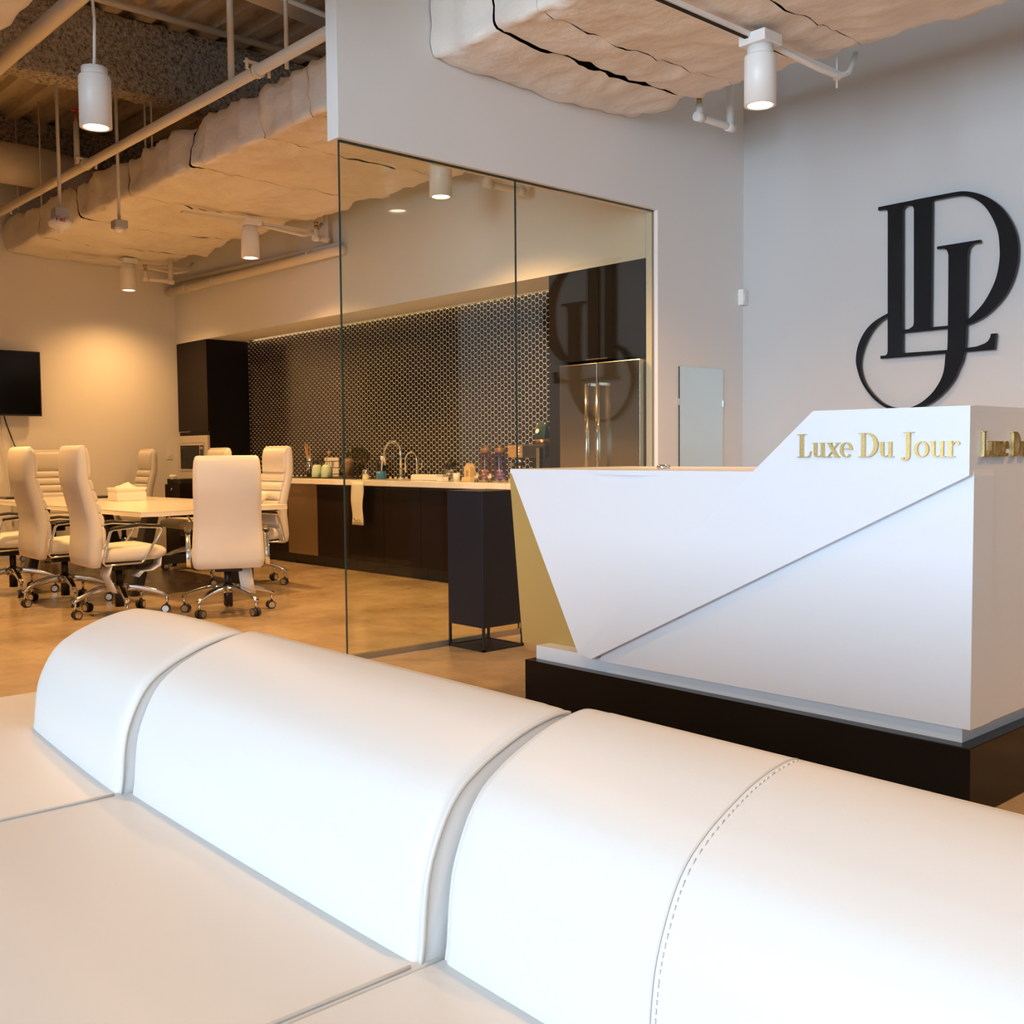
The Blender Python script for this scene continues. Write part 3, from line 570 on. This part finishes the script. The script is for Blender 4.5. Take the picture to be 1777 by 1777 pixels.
MB().loft([[(-6.72+a, 6.48+c, ZT+.378+z) for a, c in rrect(w_, d_, .015)] for w_, d_, z in ((.12, .07, 0), (.13, .08, .03), (.128, .06, .09), (.125, .02, .135), (.125, .008, .15))]).build('bag_body', 'green', t)
MB().tube([(-6.74, 6.444, ZT+.445), (-6.74, 6.434, ZT+.448)], .022, 16).build('emblem', 'paper', t)
for dx in (-.045, .045): MB().tube([(-6.72+dx, 6.478, ZT+.512), (-6.72+dx, 6.462, ZT+.512)], .006, 8).build('rivet', 'paper', t)
t = thing('copper_canister', 'copper canister under the green bag', 'canister', (-6.70, 6.48, ZT+.33)); MB().lathe((-6.71, 6.48, ZT+.332), [(.001, 0), (.07, 0), (.07, .042), (.001, .044)], 18).build('canister', 'copper', t)
tw = thing('tea_towel', 'white tea towel hanging from the worktop edge', 'towel', (-8.94, 6.03, .68))
rgs = []
for k in range(13):
    z = .925-.435*k/12; yy = 6.036 if z < .94 else 6.06
    rgs.append([(x_+.006*math.sin(k*.8+j), yy-.006-.006*math.sin(j*1.7+k*.5)+dd, z) for dd, rng in ((0, range(7)), (.005, range(6, -1, -1))) for j in rng for x_ in [-9.04+.20*j/6-.004*k*(j-3)/6*0]])
MB().loft(rgs).build('cloth', 'paper', tw)
MB().tube([(-8.99+.012*k, 6.022+.002*math.sin(k), .545+.010*math.sin(k*1.1)) for k in range(10)], .004, 5).build('embroidery', 'straw', tw)

# ================================================================== TV wall
tv = thing('television', 'black flat television on the far wall', 'television', (-13.1, 3.7, 1.68))
B(-13.09, -13.05, 3.02, 4.385, 1.678, 2.434).build('panel', 'blackplastic', tv, bevel=.004); B(-13.0499, -13.046, 3.035, 4.372, 1.70, 2.422).build('screen', 'screen', tv)
B(-13.178, -13.0901, 3.5, 3.9, 1.85, 2.25).build('wall_bracket', 'black', tv)
tag(MB().tube([(-13.165, 3.985, 1.72), (-13.165, 4.02, 1.58), (-13.165, 4.07, 1.42), (-13.165, 4.12, 1.28), (-13.165, 4.14, .5)], .006, 6).build('power_cable', 'black'), 'black cable hanging below the television', 'cable')
tag(MB().tube([(-13.168, 3.955, 1.66), (-13.168, 3.945, 1.45), (-13.168, 3.98, 1.2), (-13.168, 4.03, .9), (-13.168, 4.05, .4)], .007, 6).build('power_cable', 'paper'), 'white cable at the left edge below the television', 'cable')
sw = thing('light_switch', 'white wall switch beside the tall cabinet', 'switch', (XF, 6.0, 1.22)); B(XF, XF+.008, 5.967, 6.049, 1.155, 1.297).build('plate', 'white_paint', sw, bevel=.002); B(XF+.008, XF+.014, 5.992, 6.024, 1.19, 1.262).build('rocker', 'paper', sw)
bn = thing('waste_bin', 'dark box bin standing before the tall cabinet', 'bin', (-12.05, 5.72, 0))
B(-12.27, -11.87, 5.52, 5.92, 0, .86).build('bin_body', 'cabinet', bn, bevel=.006); B(-12.25, -11.89, 5.54, 5.90, .86, .925).build('lid', 'black', bn, bevel=.008)
MB().lathe((-12.12, 5.56, .925), [(.03, -.005), (.045, .03), (.035, .05), (.001, .05)], 10, False).build('tissue', 'paper', bn)
MB().tube([(-12.08, 5.519, .80), (-12.08, 5.513, .80)], .018, 10).build('lock', 'alu', bn)

# ================================================================== meeting table
tb = thing('meeting_table', 'long white meeting table with angular black legs', 'table', (-10.3, 4.2, 0))
top = [(-8.20, 3.50), (-8.45, 4.94), (-12.15, 4.94), (-12.4, 3.50)]
top = [(-8.19, 3.62), (-8.22, 3.50), (-10.2, 3.44), (-12.35, 3.50), (-12.35, 4.90), (-10.2, 4.98), (-8.45, 4.95), (-8.40, 4.75)]
MB().prism(top, lambda a, c, d: (a, c, d), .715, .752).build('tabletop', 'tabletop', tb, bevel=.003)
MB().prism([(-10.3+(a+10.3)*.86, 4.2+(c-4.2)*.5) for a, c in top], lambda a, c, d: (a, c, d), .690, .7149).build('underframe', 'black', tb)
for xx in (-8.95, -11.6):
    for yy, s in ((3.72, 1), (4.68, -1)):
        MB().loft([[(xx+a, yy+s*dy+c, z) for a, c in rrect(.16, .10, .02)] for z, dy in ((.0, -.0), (.69, .17))], False).build('leg', 'black', tb)
    MB().box(xx-.04, xx+.04, 3.8, 4.6, .25, .32).build('stretcher', 'black', tb)
tx = thing('tissue_box', 'white tissue tray with crumpled tissues on the table', 'tissue box', (-10.55, 4.36, .753))
B(-10.70, -10.46, 4.21, 4.51, .753, .84).build('box', 'paper', tx, bevel=.004)
MB().loft([[(-10.58+a, 4.36+c, z) for a, c in rrect(w_, d_, .02)] for w_, d_, z in ((.22, .29, .841), (.25, .33, .88), (.24, .32, .884), (.20, .28, .85))]).build('tray', 'paper', tx)
def crumple(u, v): 
    q = Vector((u*3, v*3, 1)); return (-10.67+.17*u+.03*noise.noise(q), 4.25+.22*v+.03*noise.noise(q+Vector((3, 0, 0))), .872+.055*math.sin(math.pi*u)*math.sin(math.pi*v)+.03*noise.noise(q*2))
MB().grid(crumple, 10, 12).build('tissue', 'paper', tx)
tag(B(-11.68, -11.40, 4.38, 4.56, .753, .775).build('closed_notebook', 'blackplastic', bevel=.003), 'thin black notebook lying left of the tissue tray', 'notebook')
tag(B(-12.2, -11.95, 3.62, 3.95, .753, .775).build('closed_laptop', 'blackplastic', bevel=.003), 'dark closed laptop at the left end of the table', 'laptop')
bw = thing('snack_bowl', 'white bowl at the right end of the table', 'bowl', (-8.85, 4.86, .753)); MB().lathe((-8.85, 4.86, .753), [(.001, 0), (.05, 0), (.10, .06), (.105, .10), (.098, .10), (.09, .06), (.001, .02)], 20).build('bowl', 'white_paint', bw); MB().lathe((-8.85, 4.86, .82), [(.088, 0), (.06, .035), (.001, .05)], 12, False).build('napkins', 'paper', bw)

# ================================================================== chairs
def make_chair():
    t = thing('office_chair', '', 'chair', (0, 0, 0), 0, 'white meeting chairs')
    # seat: rounded slab with waterfall front
    rings = []
    for yy, z0, z1, w_ in ((-.25, .44, .50, .46), (-.235, .425, .525, .50), (-.1, .42, .525, .52), (.10, .42, .535, .53), (.20, .425, .535, .53), (.255, .44, .52, .51), (.28, .46, .50, .48)):
        rings.append([(a, yy, (z0+z1)/2+c) for a, c in rrect(w_, z1-z0, .045, 4)])
    MB().loft(rings).build('seat', 'chairwhite', t, local=True)
    B(-.20, .20, -.22, .18, .395, .424).build('seat_pan', 'black', t, local=True, bevel=.008)
    # backrest shell lofted along z: (z, y front, thickness, width)
    st = [(.385, -.235, .05, .46), (.40, -.225, .085, .50), (.46, -.217, .10, .525), (.56, -.207, .105, .515), (.66, -.205, .10, .505), (.76, -.218, .095, .49), (.88, -.250, .09, .485), (.98, -.280, .085, .49), (1.04, -.292, .085, .49), (1.16, -.298, .08, .485), (1.24, -.305, .07, .47), (1.272, -.312, .05, .45), (1.282, -.32, .02, .42)]
    MB().loft([[(a, yf-th/2+c-.02*(2*a/w_)**2*0 + .03*(2*a/w_)**2, z) for a, c in rrect(w_, th, th*.45, 4)] for z, yf, th, w_ in st]).build('backrest', 'chairwhite', t, local=True)
    def yfz(z):
        for i in range(len(st)-1):
            if st[i][0] <= z <= st[i+1][0]:
                k = (z-st[i][0])/(st[i+1][0]-st[i][0]); return st[i][1]*(1-k)+st[i+1][1]*k
        return st[-1][1]
    for nm, z0, z1, ww in (('headrest_pad', 1.035, 1.262, .45), ('lumbar_roll', .955, 1.03, .452), ('lumbar_roll', .872, .951, .455), ('lumbar_roll', .785, .868, .46), ('lumbar_roll', .69, .781, .465), ('lumbar_roll', .545, .686, .47)):
        rg = []
        for k in range(7):
            s_ = k/6; z = z0+(z1-z0)*s_; b_ = .006+.020*math.sin(math.pi*s_)**.6
            rg.append([(a, yfz(z)-.004+c*1.0+.03*(2*a/ww)**2, z) for a, c in rrect(ww, 2*b_, b_*.9, 3)])
        MB().loft(rg).build(nm, 'chairwhite', t, local=True)
    # arms: chrome loop with a black pad
    for s in (-1, 1):
        X = .285*s; pts = [(X, .09, .425), (X, .17, .55), (X, .235, .645), (X, .222, .665), (X, .05, .678), (X, -.13, .662), (X, -.150, .645), (X, -.185, .52), (X, -.205, .425), (X, -.19, .405), (X, .07, .410), (X, .09, .425)]
        rg = []
        for i, p in enumerate(pts):
            q0 = Vector(pts[i-1 if i else -2]); q1 = Vector(pts[i+1 if i < len(pts)-1 else 1]); tdir = (q1-q0).normalized(); nrm = Vector((0, -tdir.z, tdir.y))
            rg.append([tuple(Vector(p)+Vector((a, 0, 0))+nrm*c) for a, c in rrect(.034, .013, .005, 2)])
        ar = MB().loft(rg, cap=False).build('arm_frame', 'chrome', t, local=True)
        MB().loft([[(X+a, yy, zz+c) for a, c in rrect(w_, .020, .009, 3)] for yy, zz, w_ in ((.235, .667, .03), (.215, .680, .05), (.05, .694, .055), (-.12, .678, .05), (-.145, .668, .03))]).build('arm_pad', 'blackplastic', ar, local=True)
    MB().box(-.10, .10, -.13, .12, .345, .394).build('tilt_mechanism', 'black', t, local=True, bevel=.01)
    MB().tube([(.10, .03, .375), (.27, .03, .365)], .008, 8).build('lever', 'black', t, local=True)
    MB().cyl((0, 0, .20), (0, 0, .36), .027, 14).cyl((0, 0, .06), (0, 0, .24), .034, 14).build('gas_cylinder', 'black', t, local=True)
    MB().lathe((0, 0, .165), [(.036, 0), (.055, .0), (.055, .065), (.036, .075)], 20).build('base_hub', 'alu', t, local=True)
    rg = []
    for k in range(8):
        s_ = k/7; rad = .045+.315*s_; z = .205-.075*s_**2.0; w_ = .055-.022*s_; h_ = .052-.026*s_
        rg.append([(rad, a, z+c) for a, c in rrect(w_, h_, .008, 2)])
    legm = MB().loft(rg).build('leg', 'alu', t, local=True)
    cs = MB().cyl((.345, 0, .06), (.345, 0, .125), .011, 8).build('caster_stem', 'alu', legm, local=True)
    wl = MB()
    wl.tube([(.335, -.028, .033), (.335, -.006, .033)], .033, 18).tube([(.335, .006, .033), (.335, .028, .033)], .033, 18).tube([(.335, -.006, .033), (.335, .006, .033)], .02, 10)
    wl.build('caster_wheel', 'rubber', legm, local=True)
    MB().tube([(.335, -.0295, .033), (.335, -.0281, .033)], .025, 16).build('wheel_cap', 'alu', legm, local=True)
    MB().tube([(.335, .0281, .033), (.335, .0295, .033)], .025, 16).build('wheel_cap', 'alu', legm, local=True)
    legs = [legm]
    for k in range(1, 5):
        c = copy_tree(legm, t); c.rotation_euler = (0, 0, math.radians(72*k)); legs.append(c)
    return t, legs
ch0, lg0 = make_chair()
first = [True]
def place(x, yy, face, label, zs=1.0, legrot=0, src=ch0):
    # face: direction (dx, dy) the sitter looks towards (local +Y)
    c = ch0 if first[0] else copy_tree(ch0); first[0] = False
    c.location = (x, yy, 0); c.rotation_euler = (0, 0, math.atan2(face[1], face[0])-math.pi/2); c.scale = (1, 1, zs); c['label'] = label
    for l in c.children:
        if l.name.startswith('leg'): l.rotation_euler.z += math.radians(legrot)
    return c
cA = place(-7.96, 3.20, (.06, 1), 'white chair in side view at the near table corner', 1.0, -10)
cB = place(-7.46, 3.84, (-.9, .42), 'white chair with its back to the camera at the table end', .935, 25)
cC = place(-8.93, 3.14, (.04, 1), 'white chair in side view, second from the left edge', 1.0, 5)
cD = place(-9.85, 3.02, (.04, 1), 'white chair cut by the left edge of the photo', 1.0, 5)
cE = place(-8.93, 4.82, (-.05, -1), 'white chair facing the camera before the dark base cabinets', 1.0, 15)
cF = place(-10.72, 5.14, (-.05, -1), 'white chair of which only the head shows behind the nearest backrest', 1.0, 30)
cG = place(-12.55, 5.12, (-.1, -1), 'white chair standing alone left of the wall switch', 1.0, 10)
cH = place(-12.72, 4.36, (1, -.05), 'white chair facing the camera at the far table end', 1.0, 0)
# loose protective wrap under two of the chairs
def wrapsheet(parent, pts, w_):
    rg = [[(x-w_/2, yy, z), (x+w_/2, yy, z), (x+w_/2, yy+.004, z-.002), (x-w_/2, yy+.004, z-.002)] for x, yy, z in pts]
    MB().loft(rg).build('paper_wrap', 'paper', parent, local=True)
wrapsheet(cA, [(.12, -.12, .40), (.13, -.15, .32), (.14, -.12, .25), (.14, -.10, .19)], .20)
wrapsheet(cA, [(.16, .24, .44), (.17, .23, .38), (.17, .17, .345), (.17, .10, .34), (.17, .06, .30)], .16)
wrapsheet(cB, [(.12, -.10, .40), (.13, -.12, .28), (.15, -.10, .16)], .10)

# ================================================================== black pedestal outside the glass
pd = thing('pedestal_stand', 'black box pedestal on a thin wire base against the glass', 'pedestal', (-4.99, 4.30, 0))
PX0, PX1, PY0, PY1 = -5.148, -4.815, 4.14, 4.47
B(PX0, PX1, PY0, PY1, .145, .972).build('box', 'pedestal', pd, bevel=.002)
mb = MB(); q = .014
for x_ in (PX0, PX1-q):
    for y_ in (PY0, PY1-q): mb.box(x_, x_+q, y_, y_+q, 0, .145)
    mb.box(x_, x_+q, PY0, PY1, 0, q)
for y_ in (PY0, PY1-q): mb.box(PX0, PX1, y_, y_+q, 0, q)
mb.build('wire_base', 'black', pd)
B(PX0+q, PX1-q, PY0+q, PY1-q, .002, .008).build('base_plate', 'pedestal', pd)

# ================================================================== wall pieces in the lobby
mr = thing('wall_mirror', 'frameless mirror panel on the white partition', 'mirror', (XP1, 6.65, .9))
B(XP1+.002, XP1+.010, 6.385, 6.924, .25, 1.842).build('mirror_glass', 'mirror', mr)
B(XP1+.001, XP1+.0098, 6.381, 6.3849, .25, 1.842).build('edge', 'glassedge', mr)
for yy in (6.375, 6.926): B(XP1, XP1+.016, yy-.004, yy+.008, 1.55, 1.60).build('clip', 'alu', mr)
sn2 = thing('wall_sensor', 'small white sensor in the corner of the lobby', 'sensor', (-5.11, 7.17, 2.4)); B(XP1, XP1+.05, 7.13, 7.199, 2.365, 2.49).build('cover', 'white_paint', sn2, bevel=.006); B(XP1+.05, XP1+.054, 7.145, 7.18, 2.40, 2.45).build('lens', 'paper', sn2)

# monogram: letters D, L and J as flat plates standing off the wall
mg = thing('monogram_sign', 'large black LDJ monogram mounted on the lobby wall', 'sign', (-3.5, 7.16, 2.2))
def smooth(pts, n=4, closed=False):                     # Catmull-Rom through outline points
    out = []
    for i in range(len(pts)-1):
        p0 = pts[max(i-1, 0)]; p1 = pts[i]; p2 = pts[i+1]; p3 = pts[min(i+2, len(pts)-1)]
        for k in range(n):
            t = k/n; out.append(tuple(.5*((2*p1[j])+(-p0[j]+p2[j])*t+(2*p0[j]-5*p1[j]+4*p2[j]-p3[j])*t*t+(-p0[j]+3*p1[j]-3*p2[j]+p3[j])*t**3) for j in (0, 1)))
    return out+[pts[-1]]
WALLXZ = lambda a, c, d: (a, d, c)
def plate(polys, nm, parent, d0, d1, mt='sign', fn=WALLXZ):
    mb = MB()
    for p in polys: mb.prism(p, fn, d0, d1)
    return mb.build(nm, mt, parent)
bo = smooth([(-3.381, 2.938), (-3.307, 2.931), (-3.217, 2.899), (-3.137, 2.85), (-3.058, 2.775), (-2.996, 2.675), (-2.96, 2.575), (-2.95, 2.471), (-2.961, 2.37), (-2.993, 2.27), (-3.048, 2.181), (-3.125, 2.107), (-3.195, 2.063), (-3.29, 2.032), (-3.41, 2.022)])
bi = smooth([(-3.412, 2.044), (-3.34, 2.05), (-3.281, 2.069), (-3.187, 2.153), (-3.127, 2.243), (-3.089, 2.334), (-3.071, 2.436), (-3.071, 2.523), (-3.085, 2.629), (-3.126, 2.731), (-3.18, 2.814), (-3.244, 2.869), (-3.316, 2.902), (-3.39, 2.910)])
dl_ = [[(-3.54, 2.936), (-3.381, 2.938)]]
Dpoly = [(-3.94, 2.936), (-3.54, 2.938)]+bo+[(-3.743, 2.021), (-3.744, 2.044), (-3.692, 2.047), (-3.667, 2.062), (-3.660, 2.087), (-3.668, 2.875), (-3.679, 2.899), (-3.71, 2.907), (-3.94, 2.910)]
plate([bo+bi+[(-3.535, 2.910), (-3.535, 2.938)], [(-3.668, 2.938), (-3.668, 2.881), (-3.658, 2.087), (-3.663, 2.065), (-3.692, 2.047), (-3.744, 2.044), (-3.743, 2.021), (-3.411, 2.022), (-3.412, 2.044), (-3.534, 2.045), (-3.537, 2.938)], [(-3.75, 2.936), (-3.75, 2.885), (-3.742, 2.898), (-3.722, 2.907), (-3.69, 2.904), (-3.675, 2.893), (-3.665, 2.87), (-3.665, 2.937)]], 'letter_d', mg, 7.150, 7.178)
plate([[(-3.936, 2.934), (-3.936, 2.910), (-3.88, 2.908), (-3.866, 2.9), (-3.862, 2.885), (-3.851, 1.903), (-3.855, 1.885), (-3.868, 1.875), (-3.907, 1.874), (-3.906, 1.853), (-3.094, 1.856), (-3.083, 1.963), (-3.118, 1.963), (-3.122, 1.94), (-3.135, 1.918), (-3.157, 1.903), (-3.21, 1.887), (-3.287, 1.882), (-3.409, 1.879), (-3.722, 1.882), (-3.736, 1.888), (-3.740, 1.904), (-3.752, 2.936)]], 'letter_l', mg, 7.148, 7.176)
jo = smooth([(-3.283, 2.217), (-3.285, 1.98), (-3.289, 1.887), (-3.306, 1.80), (-3.33, 1.745), (-3.364, 1.672), (-3.428, 1.594), (-3.51, 1.528), (-3.60, 1.489), (-3.69, 1.472), (-3.775, 1.478), (-3.865, 1.504), (-3.96, 1.573), (-4.046, 1.684), (-4.089, 1.795), (-4.099, 1.873), (-4.08, 1.968), (-4.029, 2.06), (-3.956, 2.125), (-3.855, 2.172)])
ji = smooth([(-3.854, 2.148), (-3.925, 2.106), (-3.99, 2.037), (-4.038, 1.946), (-4.063, 1.851), (-4.057, 1.773), (-4.024, 1.684), (-3.961, 1.602), (-3.877, 1.532), (-3.79, 1.500), (-3.69, 1.494), (-3.61, 1.520), (-3.550, 1.560), (-3.50, 1.61), (-3.455, 1.681), (-3.433, 1.753), (-3.424, 1.86), (-3.411, 1.93), (-3.414, 2.524)])
plate([jo+ji+[(-3.426, 2.557), (-3.449, 2.571), (-3.495, 2.573), (-3.495, 2.590), (-3.199, 2.592), (-3.199, 2.572), (-3.248, 2.571), (-3.274, 2.548), (-3.283, 2.501)]], 'letter_j', mg, 7.146, 7.174)
for x_, z_ in ((-3.8, 2.5), (-3.3, 2.2), (-3.0, 2.5), (-3.6, 2.4)): MB().cyl((x_, 7.176, z_), (x_, 7.199, z_), .01, 8).build('standoff', 'black', mg)

# ================================================================== reception desk
dk = thing('reception_desk', 'angular white reception desk with gold side on a black plinth', 'desk', (-2.5, 3.75, 0))
PXL, PXR, DYB = -3.602, -1.506, 4.35
B(PXL, PXR, 3.35, DYB+.05, 0, .238).build('plinth', 'plinth', dk, bevel=.003)
B(-3.578, -1.556, 3.402, DYB, .238, .300).build('base_strip', 'desk', dk)
# body behind the panels
MB().prism([(-3.30, .300), (-1.545, .300), (-1.545, 1.318), (-2.10, 1.318), (-2.36, 1.10), (-3.62, 1.10)], lambda a, c, d: (a, d, c), 3.53, DYB-.01).build('body', 'desk', dk)
lp = MB().prism([(-3.156, .288), (-1.520, .290), (-1.520, 1.112), (-1.530, 1.19), (-3.10, .415)], lambda a, c, d: (a, d, c), 3.380, 3.5295).build('lower_panel', 'desk', dk)
# upper panel: right facet flat, left facet folded slightly back
mb = MB()
Bp, Gp, Fp = (-2.343, 1.121), (-3.259, .312), (-3.179, .297)
Y0 = 3.352
def face_pt(a, c): return Y0 if True else 0
mb.prism([Gp, Fp, (-1.523, 1.116), (-1.523, 1.338), (-2.088, 1.340), Bp], lambda a, c, d: (a, d, c), Y0, 3.3798)
mb.build('upper_panel', 'desk', dk)
fold = MB(); tri = [(-3.705, 1.123), Gp, Bp]; yy_ = [Y0+.10, Y0, Y0]
vs = [(p[0], y_, p[1]) for p, y_ in zip(tri, yy_)]+[(p[0], y_+.03, p[1]) for p, y_ in zip(tri, yy_)]
# keep the outline of the folded facet on its sight line by widening it with its depth
k = (Y0+.050)/Y0
vs[0] = (-3.807, Y0+.10, 1.122); vs[3] = (-3.807, Y0+.13, 1.122)
fold.add(vs, [(0, 1, 2), (5, 4, 3), (0, 3, 4, 1), (1, 4, 5, 2), (2, 5, 3, 0)]); fold.build('folded_panel', 'desk', dk)
B(-1.5449, -1.523, 3.3795, DYB, .292, 1.318).build('side_panel', 'desk', dk)
MB().prism([(-3.853, 1.100), (-3.768, .277), (-3.404, .279), (-3.28, .33), (-3.6, 1.10)], lambda a, c, d: (a, d, c), 3.49, 3.52).build('gold_panel', 'goldpaint', dk)
MB().prism([(-3.853, 1.100), (-3.768, .277), (-3.735, .277), (-3.82, 1.10)], lambda a, c, d: (a, d, c), 3.5201, DYB-.02).build('gold_side', 'goldpaint', dk)
MB().prism([(-3.807, Y0+.1305), (-3.0, Y0+.0305), (-2.36, Y0+.0305), (-2.36, DYB), (-3.85, DYB), (-3.85, Y0+.14)], lambda a, c, d: (a, c, d), 1.101, 1.122).build('work_surface', 'desk', dk)
B(-2.10, -1.523, Y0+.0275, DYB, 1.3181, 1.339).build('transaction_top', 'desk', dk)
# serif lettering
def glyph(ch):
    def stroke(pts, ws): 
        L_ = []; R_ = []
        for i, p in enumerate(pts):
            a = pts[max(i-1, 0)]; b_ = pts[min(i+1, len(pts)-1)]; dx, dy = b_[0]-a[0], b_[1]-a[1]; l = math.hypot(dx, dy) or 1
            nx, ny = -dy/l, dx/l; w_ = ws[i]/2; L_.append((p[0]+nx*w_, p[1]+ny*w_)); R_.append((p[0]-nx*w_, p[1]-ny*w_))
        return L_+R_[::-1]
    def rect(x0, x1, y0, y1): return [(x0, y0), (x1, y0), (x1, y1), (x0, y1)]
    def oval(cx, cy, rx, ry, a0, a1, wmax, wmin, n=28):
        ps = []; ws = []
        for k in range(n+1):
            a = math.radians(a0+(a1-a0)*k/n); ps.append((cx+rx*math.cos(a), cy+ry*math.sin(a))); ws.append(wmin+(wmax-wmin)*abs(math.cos(a))**1.3)
        return stroke(ps, ws)
    T, H, S = .155, .032, .030            # thick stem, hairline, serif
    if ch == 'L': return .70, [rect(.13, .13+T, 0, 1), rect(0, .42, 1-S, 1), rect(0, .60, 0, S), [(.50, 0), (.60, 0), (.66, .26), (.63, .26), (.58, .10), (.48, S)]]
    if ch == 'D': return .86, [rect(.13, .13+T, 0, 1), rect(0, .40, 1-S, 1), rect(0, .40, 0, S), oval(.34, .5, .42, .484, -90, 90, .17, .03)]
    if ch == 'J': return .52, [rect(.22, .22+T, .05, 1), rect(.08, .52, 1-S, 1), stroke([(.297, .10), (.285, -.02), (.24, -.09), (.16, -.12), (.08, -.10)], [T, .14, .09, .05, .05]), [(.08+.06*a, -.06+.06*c) for a, c in circ(14)]]
    if ch == 'u': return .66, [rect(.08, .08+.13, .16, .62), rect(0, .20, .62-S, .62), stroke([(.145, .18), (.17, .06), (.26, .018), (.36, .05), (.44, .12)], [.13, .10, .04, .03, .03]), rect(.42, .42+.13, 0, .62), rect(.34, .50, .62-S, .62), rect(.50, .64, 0, S)]
    if ch == 'x': return .60, [[(.03, .61), (.19, .61), (.56, 0), (.40, 0)], stroke([(.06, .02), (.52, .60)], [.035, .035]), rect(-.01, .25, .62-S, .62), rect(.38, .60, .62-S, .62), rect(-.02, .22, 0, S), rect(.34, .60, 0, S)]
    if ch == 'e': return .54, [oval(.27, .31, .215, .30, 0, 318, .12, .03, 34), rect(.08, .52, .335, .365)]
    if ch == 'o': return .60, [oval(.30, .31, .225, .30, 0, 360, .125, .03, 40)]
    if ch == 'r': return .52, [rect(.08, .08+.13, 0, .62), rect(0, .20, .62-S, .62), rect(0, .32, 0, S), stroke([(.20, .42), (.27, .55), (.36, .60), (.44, .57)], [.03, .03, .045, .05]), [(.44+.055*a, .53+.055*c) for a, c in circ(14)]]
    return .30, []
def write(text, fn, size, d0, d1, parent, sx):
    x = 0
    for ch in text:
        w_, polys = glyph(ch)
        if polys:
            mb = MB()
            for i_, p in enumerate(polys): mb.prism([((x+a)*size*sx, c*size) for a, c in p], fn, d0, d1+i_*.00002)
            mb.build('letter', 'gold', parent)
        x += (w_+.015) if ch != ' ' else .26
    return x*size*sx
CAP = .083
tw_ = sum((glyph(c)[0]+.015) if c != ' ' else .26 for c in 'Luxe Du Jour')
SX = .598/(tw_*CAP)
write('Luxe Du Jour', lambda a, c, d: (-2.147+a, Y0-d, 1.175+c), CAP, .0005, .010, dk, SX)
write('Luxe Du Jour', lambda a, c, d: (-1.523+d, 3.425+a, 1.174+c), CAP, .0005, .010, dk, SX*.93)
tag(MB().lathe((-3.10, 3.75, 1.1222), [(.001, 0), (.03, 0), (.032, .012), (.02, .02), (.001, .02)], 16).build('desk_bell', 'chrome'), 'tiny chrome bell on the low desk surface', 'bell')

# ================================================================== sofa
PROF = [(.966, .405), (.970, .43), (.973, .45), (.979, .52), (.990, .575), (1.018, .638), (1.048, .677), (1.085, .703), (1.12, .721), (1.18, .745), (1.235, .759), (1.275, .764), (1.295, .760)]
REAR = [(1.300, .745), (1.312, .65), (1.325, .55), (1.33, .405)]
def sofa(label, x0, x1, off0, off1, seatx0, seatx1, dz0=0, grp='white sofa modules', seam=None, stitch=True):
    t = thing('sofa_module', label, 'sofa', ((x0+x1)/2, .9, 0), 0, grp)
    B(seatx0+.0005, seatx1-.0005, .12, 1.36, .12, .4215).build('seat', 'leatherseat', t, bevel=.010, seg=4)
    B(seatx0+.04, seatx1-.04, .20, 1.30, .0, .12).build('foot_plinth', 'black', t)
    fr_ = smooth(PROF, 3)
    def ring(s_):
        x = x0+(x1-x0)*s_; off = off0+(off1-off0)*s_; dz = dz0*(1-s_)**2
        rnd = 0
        e = min(s_*(x1-x0), (1-s_)*(x1-x0)); rnd = .012*max(0, 1-e/.02)**2
        out = []
        for yy, z in fr_+REAR:
            puff = .006*math.sin(math.pi*s_)**.5 if yy < 1.25 else 0
            zz = z+dz*max(0, (z-.42)/.34)
            out.append((x, yy+off+rnd-puff, zz-rnd*.8*((z-.42)/.34)))
        return out
    ss = [0, .006, .012, .02]+[.02+.96*k/26 for k in range(1, 27)]+[.988, .994, 1]
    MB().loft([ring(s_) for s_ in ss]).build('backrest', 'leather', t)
    for s_ in (0, 1):
        rg = ring(s_)[:len(fr_)]
        MB().tube([(p[0]+(.002 if s_ == 0 else -.002), p[1]-.002, p[2]+.001) for p in rg], .0045, 6).build('piping', 'piping', t)
    # lip piping along the rear top edge
    MB().tube([(ring(s_)[len(fr_)-1][0], ring(s_)[len(fr_)-1][1], ring(s_)[len(fr_)-1][2]-.006) for s_ in [k/20 for k in range(21)]], .007, 8).build('top_piping', 'leather', t)
    MB().tube([(seatx1-.006, .16+.78*k/12, .4225) for k in range(13)], .0035, 6).build('seat_piping', 'piping', t)
    if seam:
        rg = ring(seam)[2:len(fr_)]
        MB().tube([(p[0], p[1]-.0008, p[2]+.0006) for p in rg], .0016 if stitch else .001, 5).build('seam', 'piping', t)
        mb = MB()
        for i in range(len(rg)-1 if stitch else 0):
            a, c = Vector(rg[i]), Vector(rg[i+1]); n_ = max(1, int((c-a).length/.009))
            for k in range(n_):
                p = a.lerp(c, (k+.15)/n_); q_ = a.lerp(c, (k+.7)/n_); o_ = Vector((.009, -.0008, .0006)); mb.tube([p+o_, q_+o_], .0011, 4)
        if stitch: so = mb.build('stitching', 'piping', t); so['kind'] = 'stuff'
    return t
sofa('left sofa module with the shortest curved backrest', -3.185, -2.402, .045, -.022, -3.66, -2.396, -.03)
sofa('middle sofa module with a full curved backrest', -2.392, -1.272, .005, -.016, -2.394, -1.266, 0)
sofa('right sofa module with a stitched seam, nearest the camera', -1.256, -.08, .020, -.010, -1.264, -.06, 0, seam=.36)
